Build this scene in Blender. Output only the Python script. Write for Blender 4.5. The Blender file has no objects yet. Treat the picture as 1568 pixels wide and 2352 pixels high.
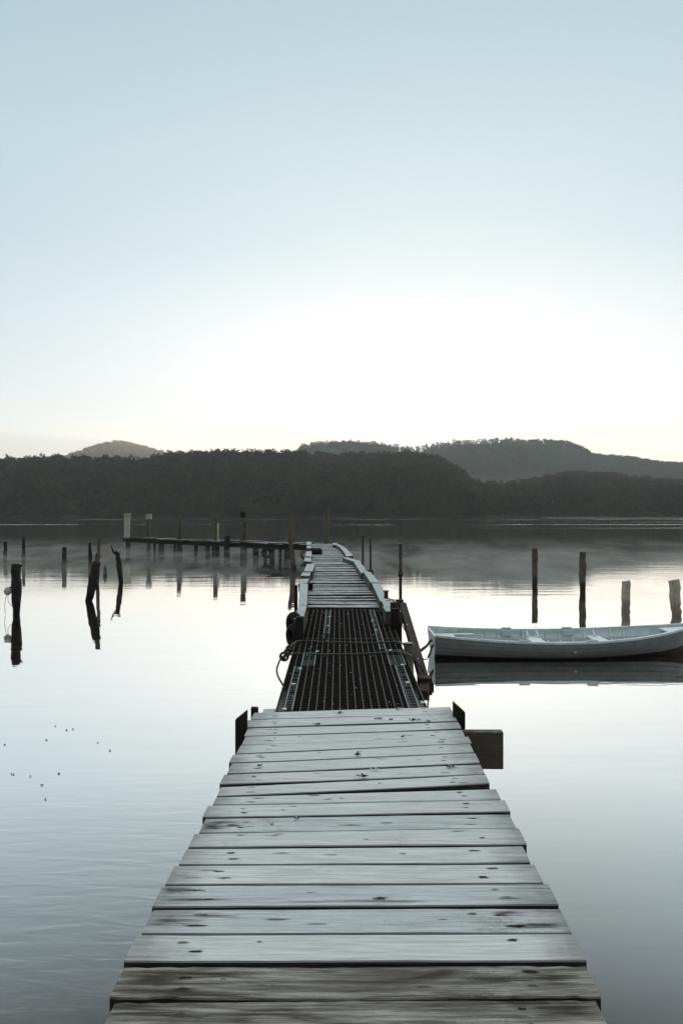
import bpy, math, random
import numpy as np
from mathutils import Vector
R = math.radians
random.seed(7)
scene = bpy.context.scene
col = scene.collection

# ---------------------------------------------------------------- camera frame
F = 1829.0      # focal length in the units the photograph was measured in (1568 x 2352)
HC = 2.40       # eye height above the water
HV = 1180.0     # row of the horizon
def pt(u, v, Y):
    return Vector(((u - 784) * Y / F, Y, HC - (v - HV) * Y / F))
def on(u, v, z):
    return pt(u, v, (HC - z) * F / (v - HV))
def z3(X, Y): return ((660 + X / 3.4844) * .896, (1370 + Y / 3.4844) * .896)
def z1(X, Y): return ((X / 3.4844) * .896, (1250 + Y / 3.4844) * .896)
def z2(X, Y): return ((300 + X / 2.8) * .896, (1280 + Y / 2.8) * .896)
def z4(X, Y): return ((1050 + X / 2.24) * .896, (1380 + Y / 2.24) * .896)

# ---------------------------------------------------------------- scene helpers
WL = {}
def tag(o, label=None, cat=None, group=None, kind=None):
    if label: o['label'] = label
    if cat: o['category'] = cat
    if group: o['group'] = group
    if kind: o['kind'] = kind
    return o
def empty(name, loc, label, cat, group=None):
    o = bpy.data.objects.new(name, None); col.objects.link(o)
    o.location = loc; o.empty_display_size = .2
    WL[o.name] = Vector(loc)
    return tag(o, label, cat, group)

class MB:
    def __init__(s): s.v = []; s.f = []; s.m = []; s.fade = {}
    def hexa(s, c, m=0):
        """c: 4 bottom corners then 4 top corners, counter clockwise"""
        n = len(s.v); s.v += [tuple(p) for p in c]
        for q in ((3,2,1,0),(4,5,6,7),(0,1,5,4),(1,2,6,5),(2,3,7,6),(3,0,4,7)):
            s.f.append(tuple(n + i for i in q)); s.m.append(m)
    def box(s, c, d, rz=0.0, m=0, tilt=0.0):
        c = Vector(c); hx, hy, hz = d[0]/2, d[1]/2, d[2]/2
        ca, sa = math.cos(rz), math.sin(rz)
        out = []
        for z in (-hz, hz):
            for x, y in ((-hx,-hy),(hx,-hy),(hx,hy),(-hx,hy)):
                out.append(c + Vector((x*ca - y*sa, x*sa + y*ca, z + tilt*x)))
        s.hexa(out, m)
    def beam(s, a, b, w, h, m=0, up=Vector((0,0,1)), j=0.0):
        a = Vector(a); b = Vector(b); d = (b - a).normalized()
        sd = d.cross(up)
        if sd.length < 1e-4: sd = Vector((1,0,0))
        sd.normalize(); u2 = sd.cross(d).normalized()
        def cs(p):
            r = lambda: random.uniform(-j, j)
            return [p + sd*(x*w/2 + r()) + u2*(y*h/2 + r()) for x, y in ((-1,-1),(1,-1),(1,1),(-1,1))]
        A = cs(a); B = cs(b)
        s.hexa([A[0], A[1], B[1], B[0], A[3], A[2], B[2], B[3]], m)
    def tube(s, P, rad, n=8, m=0, jag=0.0, cap=True, flat=1.0, seed=0):
        P = [Vector(p) for p in P]
        if not hasattr(rad, '__len__'): rad = [rad] * len(P)
        rnd = random.Random(seed)
        prof = [1 + rnd.uniform(-jag, jag) for _ in range(n)]
        base = len(s.v); prev = None
        for i, p in enumerate(P):
            d = (P[min(i+1, len(P)-1)] - P[max(i-1, 0)]).normalized()
            if prev is None:
                a = Vector((1,0,0)) if abs(d.x) < .8 else Vector((0,1,0))
                x = (a - d * a.dot(d)).normalized()
            else:
                x = (prev - d * prev.dot(d)).normalized()
            prev = x; y = d.cross(x)
            for k in range(n):
                t = 2*math.pi*k/n
                r = rad[i] * (prof[k] + rnd.uniform(-jag, jag)*.35)
                s.v.append(tuple(p + x*math.cos(t)*r + y*math.sin(t)*r*flat))
        for i in range(len(P)-1):
            for k in range(n):
                a = base + i*n + k; b = base + i*n + (k+1) % n
                s.f.append((a, b, b+n, a+n)); s.m.append(m)
        if cap:
            s.f.append(tuple(base + k for k in reversed(range(n)))); s.m.append(m)
            e = base + (len(P)-1)*n
            s.f.append(tuple(e + k for k in range(n))); s.m.append(m)
    def torus(s, c, R1, r, axis='y', n=24, k=10, m=0, squash=1.0, rz=0.0):
        base = len(s.v); c = Vector(c)
        for i in range(n):
            a = 2*math.pi*i/n
            for j in range(k):
                b = 2*math.pi*j/k
                rr = R1 + r*math.cos(b); h = r*1.25*math.sin(b)
                if axis == 'y': p = Vector((rr*math.cos(a), h, rr*math.sin(a)*squash))
                elif axis == 'x': p = Vector((h, rr*math.cos(a), rr*math.sin(a)*squash))
                else: p = Vector((rr*math.cos(a), rr*math.sin(a), h))
                if rz: p = Vector((p.x*math.cos(rz)-p.y*math.sin(rz), p.x*math.sin(rz)+p.y*math.cos(rz), p.z))
                s.v.append(tuple(c + p))
        for i in range(n):
            for j in range(k):
                a = base + i*k + j; b = base + i*k + (j+1) % k
                a2 = base + ((i+1) % n)*k + j; b2 = base + ((i+1) % n)*k + (j+1) % k
                s.f.append((a, b, b2, a2)); s.m.append(m)
    def ball(s, c, r, n=12, k=8, m=0, jag=0.0, sz=1.0):
        base = len(s.v); c = Vector(c)
        for i in range(k+1):
            th = math.pi*i/k
            for j in range(n):
                ph = 2*math.pi*j/n
                q = r*(1 + random.uniform(-jag, jag))
                s.v.append(tuple(c + Vector((q*math.sin(th)*math.cos(ph), q*math.sin(th)*math.sin(ph), q*math.cos(th)*sz))))
        for i in range(k):
            for j in range(n):
                a = base + i*n + j; b = base + i*n + (j+1) % n
                s.f.append((a+n, b+n, b, a)); s.m.append(m)
    def blot(s, c, rx, ry, n=12, m=1, nz=.5, lim=None):
        """irregular flat stain / scrap lying on a surface, fading towards its rim"""
        base = len(s.v); c = Vector(c)
        s.v.append(tuple(c)); s.fade[base] = 1.0
        for k in range(n):
            t = 2*math.pi*k/n
            q = 1 + random.uniform(-nz, nz)*.6
            px, py = c.x + rx*q*math.cos(t), c.y + ry*q*math.sin(t)
            if lim: px = min(max(px, lim[0]), lim[1]); py = min(max(py, lim[2](px)), lim[3](px))
            s.v.append((px, py, c.z)); s.fade[base+1+k] = 0.0
        for k in range(n):
            s.f.append((base, base+1+k, base+1+(k+1) % n)); s.m.append(m)
    def build(s, name, mats, parent=None, smooth=False, bevel=0.0, origin=None):
        if not isinstance(mats, (list, tuple)): mats = [mats]
        xs = [p[0] for p in s.v]; ys = [p[1] for p in s.v]; zs = [p[2] for p in s.v]
        o3 = Vector(origin) if origin is not None else Vector(((min(xs)+max(xs))/2, (min(ys)+max(ys))/2, min(zs)))
        me = bpy.data.meshes.new(name)
        me.from_pydata([(p[0]-o3.x, p[1]-o3.y, p[2]-o3.z) for p in s.v], [], s.f)
        for mt in mats: me.materials.append(mt)
        me.polygons.foreach_set('material_index', s.m)
        if s.fade:
            at = me.attributes.new('fade', 'FLOAT', 'POINT')
            for q, val in s.fade.items(): at.data[q].value = val
        if smooth: me.polygons.foreach_set('use_smooth', [True]*len(s.f))
        me.update()
        ob = bpy.data.objects.new(name, me); col.objects.link(ob)
        WL[ob.name] = o3
        if parent is not None:
            ob.parent = parent; ob.location = o3 - WL[parent.name]
        else:
            ob.location = o3
        if bevel:
            b = ob.modifiers.new('bevel', 'BEVEL'); b.width = bevel; b.segments = 2; b.limit_method = 'ANGLE'
            b.angle_limit = R(40)
        return ob

# ---------------------------------------------------------------- materials
class NT:
    def __init__(s, name, world=False):
        s.mat = bpy.data.materials.new(name); s.mat.use_nodes = True
        s.t = s.mat.node_tree
        s.b = s.t.nodes['Principled BSDF']; s.o = s.t.nodes['Material Output']
    def n(s, typ, **kw):
        nd = s.t.nodes.new('ShaderNode' + typ)
        for k, v in kw.items():
            if k.startswith('_'): setattr(nd, k[1:], v)
        for k, v in kw.items():
            if k.startswith('_'): continue
            key = int(k[1:]) if (k[0] == 'i' and k[1:].isdigit()) else k.replace('__', ' ')
            sock = nd.inputs[key]
            if hasattr(v, 'is_linked') or isinstance(v, bpy.types.NodeSocket): s.t.links.new(v, sock)
            else: sock.default_value = v
        return nd
    def l(s, a, b): s.t.links.new(a, b)
    def coord(s, scale=(1,1,1), kind='Object'):
        tc = s.n('TexCoord')
        mp = s.n('Mapping'); s.l(tc.outputs[kind], mp.inputs['Vector']); mp.inputs['Scale'].default_value = scale
        return mp.outputs[0]
    def rnd(s, vec, amt=37.0):
        oi = s.n('ObjectInfo')
        m = s.n('Math', _operation='MULTIPLY', i0=oi.outputs['Random'], i1=amt)
        c = s.n('CombineXYZ', X=m.outputs[0], Y=m.outputs[0], Z=m.outputs[0])
        a = s.n('VectorMath', _operation='ADD', i0=vec, i1=c.outputs[0])
        return a.outputs[0]
    def noise(s, vec, scale, detail=4, rough=.55, dist=0.0):
        return s.n('TexNoise', Vector=vec, Scale=scale, Detail=detail, Roughness=rough, Distortion=dist).outputs['Fac']
    def ramp(s, fac, stops, interp='LINEAR'):
        r = s.n('ValToRGB', Fac=fac); r.color_ramp.interpolation = interp
        e = r.color_ramp.elements
        while len(e) < len(stops): e.new(.5)
        for el, (p, c) in zip(e, stops):
            el.position = p; el.color = (c[0], c[1], c[2], 1) if hasattr(c, '__len__') else (c, c, c, 1)
        return r.outputs['Color']
    def mix(s, fac, a, b, mode='MIX'):
        m = s.n('Mix', _data_type='RGBA', _blend_type=mode)
        for sock, v in ((m.inputs[0], fac), (m.inputs[6], a), (m.inputs[7], b)):
            if isinstance(v, bpy.types.NodeSocket): s.l(v, sock)
            elif sock.type == 'VALUE': sock.default_value = v
            else: sock.default_value = (v[0], v[1], v[2], 1)
        return m.outputs[2]
    def math(s, op, a, b=0.0, clamp=False):
        m = s.n('Math', _operation=op, _use_clamp=clamp, i0=a, i1=b); return m.outputs[0]
    def upmask(s, lo=.5, hi=.85):
        g = s.n('NewGeometry'); x = s.n('SeparateXYZ', Vector=g.outputs['Normal'])
        return s.n('MapRange', Value=x.outputs['Z'], i1=lo, i2=hi).outputs[0]
    def bump(s, h, strength=.4, dist=.01):
        b = s.n('Bump', Height=h, Strength=strength, Distance=dist)
        s.l(b.outputs[0], s.b.inputs['Normal'])
    def done(s, color, rough=.8, spec=.3, metal=0.0):
        for k, v in (('Base Color', color), ('Roughness', rough)):
            if isinstance(v, bpy.types.NodeSocket): s.l(v, s.b.inputs[k])
            elif k == 'Base Color': s.b.inputs[k].default_value = (v[0], v[1], v[2], 1)
            else: s.b.inputs[k].default_value = v
        s.b.inputs['Specular IOR Level'].default_value = spec
        s.b.inputs['Metallic'].default_value = metal
        return s.mat

def wood(name, light, dark, side, axis='x', frost=.0, grain=1.0, frostcol=(.80,.81,.79), stain=.45, green=0.0, fs=3.0):
    k = NT(name)
    sc = {'x': (1.2, 22, 22), 'y': (22, 1.2, 22), 'z': (22, 22, 1.2)}[axis]
    v = k.rnd(k.coord(sc))
    v2 = k.rnd(k.coord({'x': (1, 5, 5), 'y': (5, 1, 5), 'z': (5, 5, 1)}[axis]), 51.0)
    v3 = k.rnd(k.coord(), 23.0)
    g = k.noise(v, 3.0, 6, .62, .6)
    st = k.noise(v2, 1.6, 5, .6, .8)
    tone = k.ramp(g, [(.30, dark), (.62, light)])
    tone = k.mix(k.ramp(st, [(stain, 0.0), (stain + .22, 1.0)]), tone, dark)
    if green:
        gn = k.noise(v3, 3.1, 4, .6, 1.0)
        tone = k.mix(k.math('MULTIPLY', k.ramp(gn, [(.5, 0.0), (.66, 1.0)]), green), tone, (.085, .085, .025))
    if frost:
        f1 = k.noise(v3, fs, 6, .65, .4)
        f2 = k.noise(v, 5.0, 5, .7, .3)
        f3 = k.noise(v3, 75, 3, .7)
        fm = k.math('ADD', k.math('ADD', k.math('MULTIPLY', f1, .50), k.math('MULTIPLY', f2, .28)), k.math('MULTIPLY', f3, .22))
        lo = .62 - .34*frost
        fr = k.ramp(fm, [(lo, 0.0), (lo + .14, 1.0)])
        oi = k.n('ObjectInfo')
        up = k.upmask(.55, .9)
        hv = k.noise(k.rnd(k.coord((.8, 2.5, 1)), 11.0), 1.3, 3, .5)
        fc = k.mix(k.ramp(hv, [(.35, 0.0), (.65, 1.0)]), tuple(c*.80 for c in frostcol), frostcol)
        if axis == 'x' and name.endswith('plank') and 'far' not in name:
            ox = k.n('SeparateXYZ', Vector=k.coord())
            ax = k.math('ADD', k.math('ABSOLUTE', ox.outputs['X']), k.math('MULTIPLY', k.math('SUBTRACT', f1, .5), .5))
            fr = k.math('MULTIPLY', fr, k.n('MapRange', Value=ax, i1=.70, i2=.54, i3=.25).outputs[0])
        fc = k.mix(.55, fc, k.mix(k.ramp(g, [(.25, 0.0), (.6, 1.0)]), tuple(c*.62 for c in frostcol), frostcol))
        tone2 = k.mix(k.math('MULTIPLY', k.math('MULTIPLY', fr, up), min(1, .55 + .4*frost)), tone, fc)
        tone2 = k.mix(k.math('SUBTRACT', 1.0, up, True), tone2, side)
        tone = tone2
    if 'pile' in name:      # weed and wet rot up to the tide mark
        gz = k.n('SeparateXYZ', Vector=k.n('NewGeometry').outputs['Position'])
        tz = k.math('ADD', gz.outputs['Z'], k.math('MULTIPLY', k.math('SUBTRACT', st, .5), .35))
        tone = k.mix(k.n('MapRange', Value=tz, i1=.34, i2=.22).outputs[0], tone, tuple(c*.8 for c in dark) if 'pale' not in name else tuple(c*.9 for c in dark))
    fine = k.noise(k.rnd(k.coord({'x': (4, 130, 130), 'y': (130, 4, 130), 'z': (130, 130, 4)}[axis]), 71.0), 1.0, 5, .7, .25)
    tone = k.mix(k.ramp(fine, [(.40, .42*min(1, .45+grain*.3)), (.56, 0.0)]), tone, tuple(c*.75 for c in dark))
    fg = k.noise(k.coord((9, 60, 60)) if axis == 'x' else k.coord((60, 60, 9)), 4, 3, .6)
    k.bump(k.math('ADD', g, k.math('MULTIPLY', fg, .4)), .55*grain, .006)
    return k.done(tone, .82, .25)

def simple(name, c, rough=.8, var=.35, scale=6.0, metal=0.0, spec=.3, frost=0.0, bump=.3):
    k = NT(name)
    v = k.rnd(k.coord())
    n = k.noise(v, scale, 5, .6)
    cc = k.ramp(n, [(.3, tuple(x*(1-var) for x in c)), (.7, tuple(min(1, x*(1+var)) for x in c))])
    if frost:
        f = k.noise(v, scale*3, 5, .7)
        m = k.math('MULTIPLY', k.math('MULTIPLY', k.ramp(f, [(.3, 0.0), (.55, 1.0)]), k.upmask(.5, .9)), frost)
        cc = k.mix(m, cc, (.6, .66, .69))
    k.bump(n, bump, .01)
    return k.done(cc, rough, spec, metal)

def stain_mat(name, c, strength, sc=(30, 120, 30), amp=1.1, hi=.50):
    k = NT(name)
    at = k.n('Attribute'); at.attribute_name = 'fade'
    n = k.noise(k.rnd(k.coord(sc)), 1.0, 4, .65)
    a = k.math('MULTIPLY', k.ramp(k.math('ADD', at.outputs['Fac'], k.math('MULTIPLY', k.math('SUBTRACT', n, .5), amp)), [(.08, 0.0), (hi, 1.0)]), strength)
    k.l(a, k.b.inputs['Alpha'])
    return k.done(c, .9, .1)
M = {}
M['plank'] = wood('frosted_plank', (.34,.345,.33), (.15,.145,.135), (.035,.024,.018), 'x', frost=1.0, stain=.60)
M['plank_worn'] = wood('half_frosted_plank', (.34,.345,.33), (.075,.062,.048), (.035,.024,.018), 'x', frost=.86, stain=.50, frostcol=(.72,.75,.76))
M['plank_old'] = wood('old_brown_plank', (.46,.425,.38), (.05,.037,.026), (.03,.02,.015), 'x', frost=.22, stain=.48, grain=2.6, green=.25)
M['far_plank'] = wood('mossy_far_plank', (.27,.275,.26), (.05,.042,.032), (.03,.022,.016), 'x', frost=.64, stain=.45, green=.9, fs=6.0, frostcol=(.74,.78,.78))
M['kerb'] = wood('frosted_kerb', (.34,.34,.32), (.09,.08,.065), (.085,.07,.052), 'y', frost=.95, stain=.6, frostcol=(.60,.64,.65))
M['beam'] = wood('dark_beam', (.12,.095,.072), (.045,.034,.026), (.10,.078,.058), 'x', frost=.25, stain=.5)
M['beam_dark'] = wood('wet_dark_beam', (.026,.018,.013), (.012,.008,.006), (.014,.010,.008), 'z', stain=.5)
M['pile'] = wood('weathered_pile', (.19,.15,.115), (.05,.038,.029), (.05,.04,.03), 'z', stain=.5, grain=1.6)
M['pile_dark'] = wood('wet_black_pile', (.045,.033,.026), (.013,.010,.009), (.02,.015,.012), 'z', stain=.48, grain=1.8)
M['pile_pale'] = wood('pale_pile', (.64,.55,.44), (.32,.26,.20), (.1,.09,.07), 'z', stain=.55, grain=1.6)  # pale wharf wood; on the piles behind the boat, haze put into colour
M['stain'] = stain_mat('nail_stain', (.035,.026,.02), .95)
M['stain_pale'] = stain_mat('faint_nail_stain', (.10,.09,.08), .6)
M['rot'] = stain_mat('damp_grain_stain', (.060,.047,.035), .72, (5, 95, 30), 3.2, 1.0)
M['knot'] = stain_mat('knot_wood', (.11,.10,.085), .8)
M['steel'] = simple('dull_steel', (.10,.095,.088), .55, .3, 14, .5, frost=.35)
M['bar'] = simple('grating_bar', (.032,.025,.020), .8, .3, 20, .0, spec=.08, frost=.0)
M['bar_long'] = simple('grating_long_bar', (.058,.050,.043), .7, .5, 9, .0, frost=.10)
M['bar_frost'] = simple('frosted_grating_bar', (.12,.12,.115), .8, .4, 16, 0, frost=.28)
M['rust'] = simple('rusted_steel', (.05,.032,.024), .75, .4, 9, .2)
M['rubber'] = simple('black_rubber', (.009,.0075,.0065), .7, .3, 10, spec=.12)
M['frost'] = simple('frost_scrap', (.62,.66,.68), .9, .2, 40)
M['rope'] = simple('weathered_rope', (.11,.095,.075), .95, .4, 120, frost=.12, bump=.8)
M['rope_dark'] = simple('wet_rope', (.05,.034,.026), .95, .4, 90, bump=.8)
M['chain'] = simple('rusted_chain', (.06,.035,.025), .7, .4, 60, .4)
M['weed'] = simple('dark_weed_scrap', (.05,.045,.04), .95, .5, 60)
M['leaf'] = simple('wet_leaf', (.05,.035,.022), .7, .4, 60)
M['buoy'] = simple('dirty_white_plastic', (.42,.40,.36), .45, .3, 8)
M['cap'] = simple('pale_pile_cap', (.33,.31,.28), .8, .25, 12)

# ---------------------------------------------------------------- world and light
SUN_EL, SUN_AZ = 3.4, 7.0          # degrees; azimuth clockwise from +Y
w = bpy.data.worlds.new("World"); scene.world = w; w.use_nodes = True
nt = w.node_tree; nt.nodes.clear()
sky = nt.nodes.new('ShaderNodeTexSky'); sky.sky_type = 'NISHITA'; sky.sun_disc = False
sky.sun_elevation = R(SUN_EL); sky.sun_rotation = R(SUN_AZ)
sky.air_density = 1.0; sky.dust_density = .3; sky.ozone_density = 2.2; sky.altitude = 0
tc = nt.nodes.new('ShaderNodeTexCoord')
sp = nt.nodes.new('ShaderNodeSeparateXYZ'); nt.links.new(tc.outputs['Generated'], sp.inputs[0])
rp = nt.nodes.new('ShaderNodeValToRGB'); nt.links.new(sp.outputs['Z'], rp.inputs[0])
SKYR = [(0.0, (1.75,1.96,2.32)), (.12, (1.66,1.88,2.12)), (.20, (1.50,1.72,1.88)), (.31, (1.29,1.58,1.70)), (.415, (1.30,1.62,1.67)), (.54, (1.20,1.52,1.60)), (.62, (1.6,1.8,1.75)), (.80, (3.95,3.62,3.10)), (1.0, (4.5,4.0,3.4))]  # overhead stops, out of view, raised to light the deck planks
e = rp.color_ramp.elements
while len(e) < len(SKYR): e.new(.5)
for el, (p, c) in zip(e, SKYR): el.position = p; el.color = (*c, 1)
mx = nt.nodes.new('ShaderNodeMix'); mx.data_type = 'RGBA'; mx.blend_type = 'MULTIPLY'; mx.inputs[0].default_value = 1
hs = nt.nodes.new('ShaderNodeHueSaturation'); hs.inputs['Saturation'].default_value = .9; hs.inputs['Value'].default_value = 1.0
gm = nt.nodes.new('ShaderNodeGamma'); gm.inputs[1].default_value = .3
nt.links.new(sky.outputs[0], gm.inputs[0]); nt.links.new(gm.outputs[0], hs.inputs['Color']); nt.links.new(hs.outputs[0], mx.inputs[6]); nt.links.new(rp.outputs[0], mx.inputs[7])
# the western half of a dawn sky, behind the viewer, is darker than the eastern half
mr = nt.nodes.new('ShaderNodeMapRange'); nt.links.new(sp.outputs['Y'], mr.inputs[0])
for q, val in ((1, -.10), (2, -.80), (3, 1.0), (4, .38)): mr.inputs[q].default_value = val
mw = nt.nodes.new('ShaderNodeMix'); mw.data_type = 'RGBA'; mw.blend_type = 'MULTIPLY'; mw.inputs[0].default_value = 1
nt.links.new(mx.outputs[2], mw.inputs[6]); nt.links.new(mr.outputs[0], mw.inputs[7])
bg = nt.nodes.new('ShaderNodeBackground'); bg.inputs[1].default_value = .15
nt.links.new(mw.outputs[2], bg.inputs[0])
wo = nt.nodes.new('ShaderNodeOutputWorld'); nt.links.new(bg.outputs[0], wo.inputs[0])

sl = bpy.data.lights.new('sun', 'SUN'); sl.energy = 2.5; sl.angle = R(.5); sl.color = (1, .88, .74)
so = bpy.data.objects.new('sun', sl); col.objects.link(so)
sd = Vector((math.sin(R(SUN_AZ))*math.cos(R(SUN_EL)), math.cos(R(SUN_AZ))*math.cos(R(SUN_EL)), math.sin(R(SUN_EL))))
so.rotation_euler = sd.to_track_quat('Z', 'Y').to_euler()

cam = bpy.data.cameras.new('camera'); co = bpy.data.objects.new('camera', cam); col.objects.link(co)
co.location = (0, 0, HC); co.rotation_euler = (R(90), 0, 0)
cam.sensor_fit = 'VERTICAL'; cam.sensor_height = 36; cam.sensor_width = 24; cam.lens = 36*F/2352
cam.shift_y = 4/2352; cam.clip_end = 12000; cam.clip_start = .05
scene.camera = co
scene.view_settings.view_transform = 'Standard'; scene.view_settings.look = 'None'
scene.view_settings.gamma = 1; scene.view_settings.exposure = 1.3
scene.render.resolution_x = 682; scene.render.resolution_y = 1024

# ---------------------------------------------------------------- water
def water_mat():
    k = NT('calm_lake_water')
    geo = k.n('NewGeometry'); pos = geo.outputs['Position']
    xyz = k.n('SeparateXYZ', Vector=pos)
    def mp(sc, rz=0.0):
        m = k.n('Mapping', Vector=pos); m.inputs['Scale'].default_value = sc; m.inputs['Rotation'].default_value = (0, 0, rz)
        return m.outputs[0]
    # long soft swell everywhere, wind ripples near the camera on the left, cat's-paw bands far out
    swell = k.noise(mp((.35, 1.6, 1)), .9, 3, .5)
    fine = k.noise(mp((.8, 3.4, 1), R(24)), 2.7, 2, .45, .5)
    near = k.n('MapRange', Value=xyz.outputs['Y'], i1=7.5, i2=3.0).outputs[0]
    left = k.n('MapRange', Value=xyz.outputs['X'], i1=.6, i2=-1.2).outputs[0]
    nm = k.math('MULTIPLY', near, k.math('ADD', k.math('MULTIPLY', left, .85), .15))
    band = k.noise(mp((.006, .06, 1)), 1.0, 4, .6, .4)
    bandm = k.ramp(band, [(.56, 0.0), (.64, 1.0)])
    far = k.n('MapRange', Value=xyz.outputs['Y'], i1=90.0, i2=170.0).outputs[0]
    bm = k.math('MULTIPLY', bandm, far)
    chop = k.noise(mp((.25, .9, 1)), 2.0, 3, .6)
    mid = k.noise(mp((.18, 1.3, 1)), 2.2, 4, .6)
    midm = k.n('MapRange', Value=xyz.outputs['Y'], i1=16.0, i2=34.0).outputs[0]
    h = k.math('MULTIPLY', swell, .0045)
    h = k.math('ADD', h, k.math('MULTIPLY', k.math('MULTIPLY', fine, nm), .017))
    h = k.math('ADD', h, k.math('MULTIPLY', k.math('MULTIPLY', chop, bm), .05))
    h = k.math('ADD', h, k.math('MULTIPLY', k.math('MULTIPLY', mid, midm), .0018))
    bp = k.n('Bump', Height=h, Strength=1.0, Distance=1.0)
    lw = k.n('LayerWeight', Blend=.5)
    fac = k.ramp(lw.outputs['Facing'], [(0.0, .05), (.30, .08), (.47, .12), (.61, .55), (.70, .86), (.79, .96), (.92, .99)])
    def strip(y0, y1, wy, amp):
        a = k.n('MapRange', Value=k.math('ADD', xyz.outputs['Y'], k.math('MULTIPLY', wob, amp)), i1=y0, i2=y0+wy).outputs[0]
        c = k.n('MapRange', Value=k.math('ADD', xyz.outputs['Y'], k.math('MULTIPLY', wob, amp)), i1=y1, i2=y1-wy).outputs[0]
        return k.math('MULTIPLY', a, c)
    wob = k.noise(mp((.012, .012, 1)), 1.0, 3, .6)
    brk = k.ramp(k.noise(mp((.03, .05, 1)), 1.0, 4, .7), [(.40, 0.0), (.58, 1.0)])
    s1 = strip(330, 352, 5, 14); s2 = strip(176, 184, 2, 8)
    right = k.n('MapRange', Value=xyz.outputs['X'], i1=108.0, i2=116.0).outputs[0]
    s3 = k.math('MULTIPLY', strip(432, 466, 3, 2), right)
    st = k.math('MAXIMUM', k.math('MULTIPLY', k.math('MAXIMUM', s1, s2), k.math('MULTIPLY', brk, .6)), s3)
    rgh = k.math('ADD', k.math('MULTIPLY', st, .30), k.math('ADD', .010, k.math('MULTIPLY', bm, .02)))
    gl = k.n('BsdfGlossy', Color=(1.0, .985, .97, 1), Roughness=rgh, Normal=bp.outputs[0])
    df = k.n('BsdfDiffuse', Color=(.042, .031, .021, 1))
    ms = k.n('MixShader', i0=fac, i1=df.outputs[0], i2=gl.outputs[0])
    k.l(ms.outputs[0], k.o.inputs['Surface'])
    return k.mat
M['water'] = water_mat()
b = MB(); S = 6000
b.v = [(-S, -S, 0), (S, -S, 0), (S, S, 0), (-S, S, 0)]; b.f = [(0, 1, 2, 3)]; b.m = [0]
tag(b.build('lake_water', M['water'], origin=(0, 0, 0)), kind='structure')

# ---------------------------------------------------------------- hills and forest
FRONT = [(-1600,1085),(-900,1075),(-300,1062),(0,1056),(160,1054),(300,1058),(350,1058),(400,1048),(480,1046),(560,1045),(640,1043),(720,1044),(790,1046),
         (850,1042),(920,1037),(960,1040),(1005,1052),(1035,1068),(1060,1085),(1080,1104),(1110,1112),(1150,1114),(1200,1108),(1250,1097),(1290,1088),
         (1330,1088),(1400,1090),(1450,1098),(1520,1106),(1568,1110),(1900,1112),(2600,1116),(3400,1120)]
BACK = [(-1600,1120),(0,1100),(120,1062),(150,1056),(180,1048),(210,1038),(240,1029),(268,1025),(300,1029),(340,1038),(375,1047),(400,1056),(500,1070),(640,1060),(690,1040),(740,1031),
        (800,1029),(850,1031),(900,1037),(950,1037),(1000,1027),(1050,1020),(1100,1018),(1170,1016),(1220,1022),(1300,1027),(1335,1040),(1360,1048),
        (1400,1051),(1450,1056),(1500,1063),(1568,1066),(1800,1075),(2600,1100),(3400,1110)]
FRONT = [(u, v + (7 if 370 < u < 980 else 0)) for u, v in FRONT]
BACK = [(u, v - (9 if 130 < u < 380 else 16 if 680 < u < 940 else 7 if 940 <= u < 1350 else 0)) for u, v in BACK]
def interp(tab, u): return np.interp(u, [a for a, _ in tab], [c for _, c in tab])
def vnoise(x, y, seed=0):
    r = np.random.RandomState(seed); T = r.rand(64, 64)
    xi = np.floor(x).astype(int); yi = np.floor(y).astype(int); fx = x - xi; fy = y - yi
    fx = fx*fx*(3-2*fx); fy = fy*fy*(3-2*fy)
    g = lambda a, c: T[a % 64, c % 64]
    return (g(xi,yi)*(1-fx)+g(xi+1,yi)*fx)*(1-fy)+(g(xi,yi+1)*(1-fx)+g(xi+1,yi+1)*fx)*fy
def front_d(u):
    t = np.clip((u-1040)/140., 0, 1); t = t*t*(3-2*t)
    return 432 + 45*t, 760 + 260*t          # shore and ridge distance
def front_z(u, s, yy):
    """s: 0 at the shore, 1 at the ridge"""
    y0, y1 = front_d(u)
    H = (HV - interp(FRONT, u)) * y1/F + HC - 13.5
    prof = np.where(s <= 1, np.sin(np.clip(s, 0, 1)*math.pi/2)**.85, np.cos(np.clip((s-1)/.9, 0, 1)*math.pi/2))
    x = (u-784)*yy/F
    gully = (vnoise(x/70+9, yy/140+3, 1)-.5)*.26*np.sin(np.clip(s,0,1)*math.pi)
    return np.maximum(H*(prof + gully), -1.5) * np.clip(s*14+.02, 0, 1)
def back_z(u, s, yy):
    H = (HV - interp(BACK, u)) * 1950/F + HC - 15
    prof = np.where(s <= 1, np.sin(np.clip(s, 0, 1)*math.pi/2)**1.1, np.cos(np.clip((s-1)/.9, 0, 1)*math.pi/2))
    x = (u-784)*yy/F
    gully = (vnoise(x/160+2, yy/260+7, 4)-.5)*.22*np.sin(np.clip(s,0,1)*math.pi)
    return H*(prof + gully)
def terrain(name, zf, df, us, ss, mat):
    U, Sg = np.meshgrid(us, ss); y0, y1 = df(U)
    Y = y0 + (y1-y0)*Sg
    Z = zf(U, Sg, Y); X = (U-784)*Y/F
    V = np.stack([X, Y, Z], -1).reshape(-1, 3)
    nr, nc = U.shape
    I = np.arange(nr*nc).reshape(nr, nc)
    Q = np.stack([I[:-1,:-1], I[:-1,1:], I[1:,1:], I[1:,:-1]], -1).reshape(-1, 4)
    me = bpy.data.meshes.new(name); me.from_pydata(V.tolist(), [], Q.tolist()); me.materials.append(mat)
    me.polygons.foreach_set('use_smooth', [True]*len(Q)); me.update()
    o = bpy.data.objects.new(name, me); col.objects.link(o); return tag(o, kind='structure')
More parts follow.
